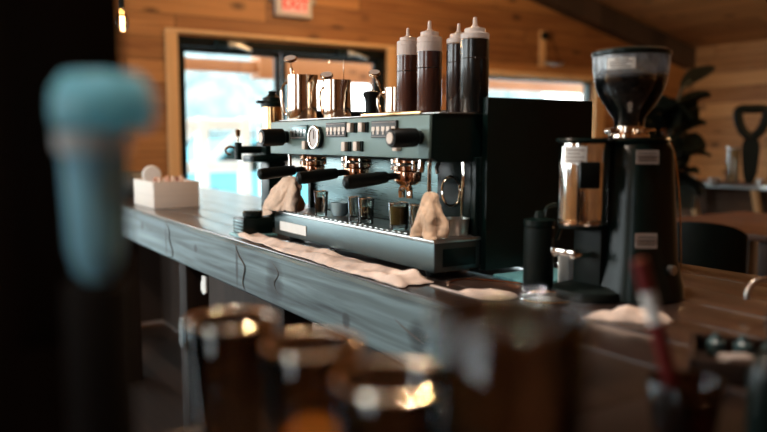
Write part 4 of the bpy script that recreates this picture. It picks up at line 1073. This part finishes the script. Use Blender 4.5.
# D-handled paddle standing on the console, with a glass cylinder
sx, sy, sz = 6.19, 3.79, .862
ux, uy = .535, -.845   # across the view, keeps the paddle facing the room
t = thing('wooden_paddle', 'black D-handled paddle standing on the console by the pine wall', 'paddle', (sx, sy, sz))
def pp2(u, z): return (sx+ux*u, sy+uy*u, z)
b = BM()
q = bmesh.new(); outl = [(-.03, 0), (-.055, .09), (-.075, .30), (-.065, .36), (-.04, .42), (.04, .42), (.065, .36), (.075, .30), (.06, .09), (.03, 0)]
A = [q.verts.new(Vector(pp2(u, sz+z))+Vector((uy, -ux, 0))*.014) for u, z in outl]; B = [q.verts.new(Vector(pp2(u, sz+z))-Vector((uy, -ux, 0))*.014) for u, z in outl]
q.faces.new(A); q.faces.new(list(reversed(B)))
for k in range(len(A)): q.faces.new((A[k], A[(k+1) % len(A)], B[(k+1) % len(A)], B[k]))
bmesh.ops.recalc_face_normals(q, faces=list(q.faces)); merge(b, q); link('blade', b, M_blackm, t)
b = BM(); tube(b, smooth_path([pp2(u, sz+z) for u, z in [(-.01, .40), (-.07, .46), (-.105, .55), (-.105, .635), (0, .645), (.105, .635), (.105, .55), (.07, .46), (.01, .40)]], 5), .042, 10); link('handle', b, M_blackm, t)
cx_, cy_ = sx-.07, sy+.115
t = thing('glass_jar', 'tall clear glass jar with bluish glint left of the black paddle', 'jar', (cx_, cy_, sz))
b = BM(); lathe(b, [(0, 0), (.05, 0), (.052, .01), (.052, .30), (.047, .30), (.047, .012), (0, .012)], 28, (cx_, cy_, sz)); link('jar_wall', b, M_shot, t)
b = BM(); lathe(b, [(0, .30), (.054, .30), (.054, .315), (0, .318)], 28, (cx_, cy_, sz)); link('lid', b, M_ss2, t)
for k, (y, h, r) in enumerate([(4.28, .05, .04), (4.05, .04, .05), (3.62, .05, .04)]):
    b = BM(); lathe(b, [(0, 0), (r*.8, 0), (r, h*.2), (r, h), (r*.9, h), (r*.88, h*.3), (0, h*.2)], 24, (6.08, y, sz-.001)); tag(link('steel_bowl', b, M_ss2, None, origin=(6.08, y, sz-.001)), ['small steel bowl on the console, left one beside the plant', 'wide steel bowl, middle of the console', 'small steel bowl at the foot of the black paddle'][k], 'bowl', 'steel bowls on the console')
# big dark plant
px_, py_ = 5.42, 4.08
t = thing('potted_plant', 'tall dark broad-leaved plant in a pot before the right pine wall', 'plant', (px_, py_, 0))
b = BM(); lathe(b, [(0, 0), (.14, 0), (.19, .36), (.20, .38), (.18, .38), (.16, .34), (0, .34)], 28, (px_, py_, 0)); link('pot', b, M_pot, t)
b = BM(); rnd = random.Random(5)
for k in range(5): tube(b, smooth_path([(px_+.03*math.cos(k), py_+.03*math.sin(k), .33), (px_+.07*math.cos(k*1.3), py_+.07*math.sin(k*1.3), .9), (px_+.16*math.cos(k*1.3), py_+.16*math.sin(k*1.3), 1.35)]), .012, 8)
tube(b, smooth_path([(px_, py_, .34), (px_+.02, py_-.02, 1.2), (px_+.08, py_-.06, 1.62), (px_+.16, py_-.1, 1.74)]), .014, 8)
link('stem', b, M_leaf, t)
def leaf_mesh(base, tip, w, droop):
    b = BM(); q = bmesh.new(); B_ = Vector(base); T_ = Vector(tip); d = T_-B_; s = d.cross(Vector((0, 0, 1)))
    if s.length < .01: s = Vector((1, 0, 0))
    s = (Matrix.Rotation(rnd.uniform(-1.3, 1.3), 3, d) @ s).normalized(); n = 9; rows = []
    for i in range(n+1):
        u = i/n; ww = w*math.sin(PI*min(1, u*.93+.05))**.8; p = B_+d*u+Vector((0, 0, droop*4*u*(1-u)))
        rows.append([q.verts.new(p-s*ww+Vector((0, 0, .02))), q.verts.new(p), q.verts.new(p+s*ww+Vector((0, 0, .02)))])
    for a, c_ in zip(rows, rows[1:]):
        for j in range(2): q.faces.new((a[j], a[j+1], c_[j+1], c_[j]))
    bmesh.ops.solidify(q, geom=list(q.faces), thickness=.003); merge(b, q); o = link('leaf', b, M_leaf, t, sharp=2)
leaf_mesh((px_+.10, py_-.06, 1.66), (px_+.34, py_-.20, 1.84), .13, .03)
leaf_mesh((px_+.04, py_-.03, 1.50), (px_+.26, py_-.22, 1.62), .07, .02)
for k in range(72):
    a = rnd.uniform(0, 2*PI); z = rnd.uniform(.75, 1.45); r0 = .05; L = rnd.uniform(.2, .34)
    leaf_mesh((px_+r0*math.cos(a), py_+r0*math.sin(a), z), (px_+(r0+L)*math.cos(a), py_+(r0+L)*math.sin(a), z+rnd.uniform(-.12, .2)), rnd.uniform(.09, .14), .04)

# ------------------------------------------------------------------ foreground: back bar, post, glasses
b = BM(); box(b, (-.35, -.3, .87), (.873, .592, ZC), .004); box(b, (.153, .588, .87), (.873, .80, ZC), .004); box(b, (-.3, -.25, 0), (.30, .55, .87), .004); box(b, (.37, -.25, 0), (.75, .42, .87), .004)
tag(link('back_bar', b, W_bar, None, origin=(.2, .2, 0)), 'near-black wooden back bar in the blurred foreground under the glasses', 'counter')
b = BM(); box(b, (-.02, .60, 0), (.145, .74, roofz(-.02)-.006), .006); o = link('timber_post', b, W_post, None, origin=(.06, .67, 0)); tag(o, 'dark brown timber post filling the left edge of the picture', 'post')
# pale blue tumbler on a dark canister
kx, ky = .104, .5265
t = thing('dark_canister', 'black canister in the left foreground under the pale blue tumbler', 'canister', (kx, ky, ZC))
b = BM(); lathe(b, [(0, 0), (.020, 0), (.022, .004), (.022, .218), (.020, .224), (0, .224)], 36, (kx, ky, ZC)); link('canister_body', b, M_fore, t)
zz = ZC+.2245
t = thing('tumbler', 'very blurred pale blue tumbler with white band and overhanging lid in the left foreground', 'tumbler', (kx, ky, zz))
b = BM(); lathe(b, [(0, 0), (.008, .001), (.014, .008), (.0172, .022), (.0185, .055), (.020, .0865), (.018, .0865), (.0165, .05), (.011, .012), (0, .006)], 40, (kx, ky, zz)); link('cup_body', b, M_blue2, t)
b = BM(); lathe(b, [(.0190, .0866), (.0225, .088), (.0235, .101), (.022, .1015), (.0190, .0866)], 40, (kx, ky, zz)); link('band', b, M_bluew, t)
b = BM(); lathe(b, [(0, .1016), (.024, .1016), (.031, .104), (.033, .113), (.0315, .128), (.025, .138), (0, .141)], 40, (kx+.007, ky-.0045, zz)); link('lid', b, M_blue, t)

def pint(x, y, r, h, label, mt=None):
    t = thing('drinking_glass', label, 'drinking glass', (x, y, ZC), 'blurred glasses in the foreground')
    b = BM(); w = .003; rb_ = r*.72
    lathe(b, [(0, 0), (rb_-.002, 0), (rb_, .002), (r, h-.001), (r-.001, h+.0005), (r-w+.001, h+.0005), (r-w, h-.001), (rb_-w, .014), (0, .012)], 44, (x, y, ZC)); link('glass_wall', b, mt or M_glass, t, sharp=1.2)
    b = BM(); torus(b, (x, y, ZC+h), (0, 0, 1), r-.0015, .0026 if h < .2 else .0017, 48, 10); link('rim', b, (M_rim if h < .2 else M_lip) if mt is None else mt, t)
    return t
pint(.238, .630, .0400, .158, 'blurred clear glass, farthest left of the foreground glasses')
g2_ = pint(.271, .536, .0405, .153, 'blurred glass with a painted amber glow, second from left in the foreground')
b = BM(); lathe(b, [(0, .0145), (.0255, .0145), (.0310, .070), (0, .070)], 36, (.271, .536, ZC)); link('amber_glow', b, translucent_mat('amber_glow', (.42, .16, .03), .5, .2), g2_)  # amber fill added for the warm light glowing through this glass
pint(.285, .435, .0430, .149, 'blurred clear glass at the bottom middle, third from left')
pint(.300, .331, .0490, .216, 'large blurred glass with the highest rim, right of the other clear glasses')
t = pint(.640, .448, .0360, .080, 'low dark brown glass holding a red and white straw', M_brown)
def seg_tube(p0, p1, r, mats):
    t = thing('paper_straw', 'red and white straw leaning in the dark glass before the grinder', 'straw', p0)
    p0, p1 = Vector(p0), Vector(p1); L = len(mats)
    for k, (m_, f0, f1) in enumerate(mats):
        b = BM(); tube(b, [p0+(p1-p0)*f0, p0+(p1-p0)*f1], r, 12); o = link('red_section' if m_ is M_red else 'white_section', b, m_, t)
seg_tube((.645, .447, ZC+.018), (.604, .480, 1.122), .0075, [(M_red, 0, .66), (M_white, .66, .83), (M_red, .83, 1.0)])
t = thing('black_bottle', 'black blurred bottle at the lower right corner, close to the camera', 'bottle', (.735, .418, ZC))
b = BM(); lathe(b, [(0, 0), (.030, 0), (.032, .004), (.032, .075), (.026, .092), (.014, .104), (.0135, .126), (0, .127)], 32, (.762, .420, ZC)); link('bottle_glass', b, M_black, t)
b = BM(); lathe(b, [(0, .125), (.016, .125), (.016, .142), (0, .143)], 24, (.762, .420, ZC)); link('cap', b, M_blackm, t)

# ------------------------------------------------------------------ daylight
w = bpy.data.worlds.new('daylight'); S.world = w; w.use_nodes = True
nt = w.node_tree; bg = nt.nodes['Background']
tc = nt.nodes.new('ShaderNodeTexCoord'); sp = nt.nodes.new('ShaderNodeSeparateXYZ'); nt.links.new(tc.outputs['Generated'], sp.inputs[0])
rp = nt.nodes.new('ShaderNodeValToRGB'); nt.links.new(sp.outputs[2], rp.inputs['Fac'])
rp.color_ramp.elements[0].position = 0; rp.color_ramp.elements[0].color = (.92, .99, 1.0, 1)
rp.color_ramp.elements[1].position = .7; rp.color_ramp.elements[1].color = (.66, .90, 1.0, 1)
nt.links.new(rp.outputs[0], bg.inputs[0]); bg.inputs[1].default_value = 5.5
def portal(loc, rot, sx_, sy_):
    l = bpy.data.lights.new('window_portal', 'AREA'); l.shape = 'RECTANGLE'; l.size = sx_; l.size_y = sy_; l.cycles.is_portal = True
    o = bpy.data.objects.new('window_portal', l); C.objects.link(o); o.location = loc; o.rotation_euler = rot
for ya, yb, z0, z1 in LWIN: portal((LX-.19, (ya+yb)/2, (z0+z1)/2), (0, R(-90), 0), z1-z0, yb-ya)
portal((-.84, WY+.19, 1.14), (R(-90), 0, 0), 2.52, 2.12)
portal((3.0, WY+.19, 1.06), (R(-90), 0, 0), 2.1, 2.12)
portal((6.1, WY+.19, 1.39), (R(-90), 0, 0), 1.7, 1.1)

# ------------------------------------------------------------------ camera
cam = bpy.data.cameras.new('camera'); co_ = bpy.data.objects.new('camera', cam); C.objects.link(co_)
cam.sensor_width = 36; cam.lens = 35.0; cam.clip_start = .02
co_.location = (0, 0, 1.24)
co_.rotation_euler = (R(90)-math.atan(76/745.7), 0, -R(32.4))
cam.dof.use_dof = True; cam.dof.focus_distance = 2.02; cam.dof.aperture_fstop = 1.55; cam.dof.aperture_blades = 0
S.camera = co_
S.view_settings.view_transform = 'Standard'; S.view_settings.look = 'None'
S.view_settings.gamma = 1; S.view_settings.use_curve_mapping = False; S.view_settings.exposure = 0.6
S.cycles.use_denoising = True
S.cycles.max_bounces = 10; S.cycles.transparent_max_bounces = 16
S.cycles.caustics_reflective = False; S.cycles.caustics_refractive = False
S.cycles.sample_clamp_indirect = 0
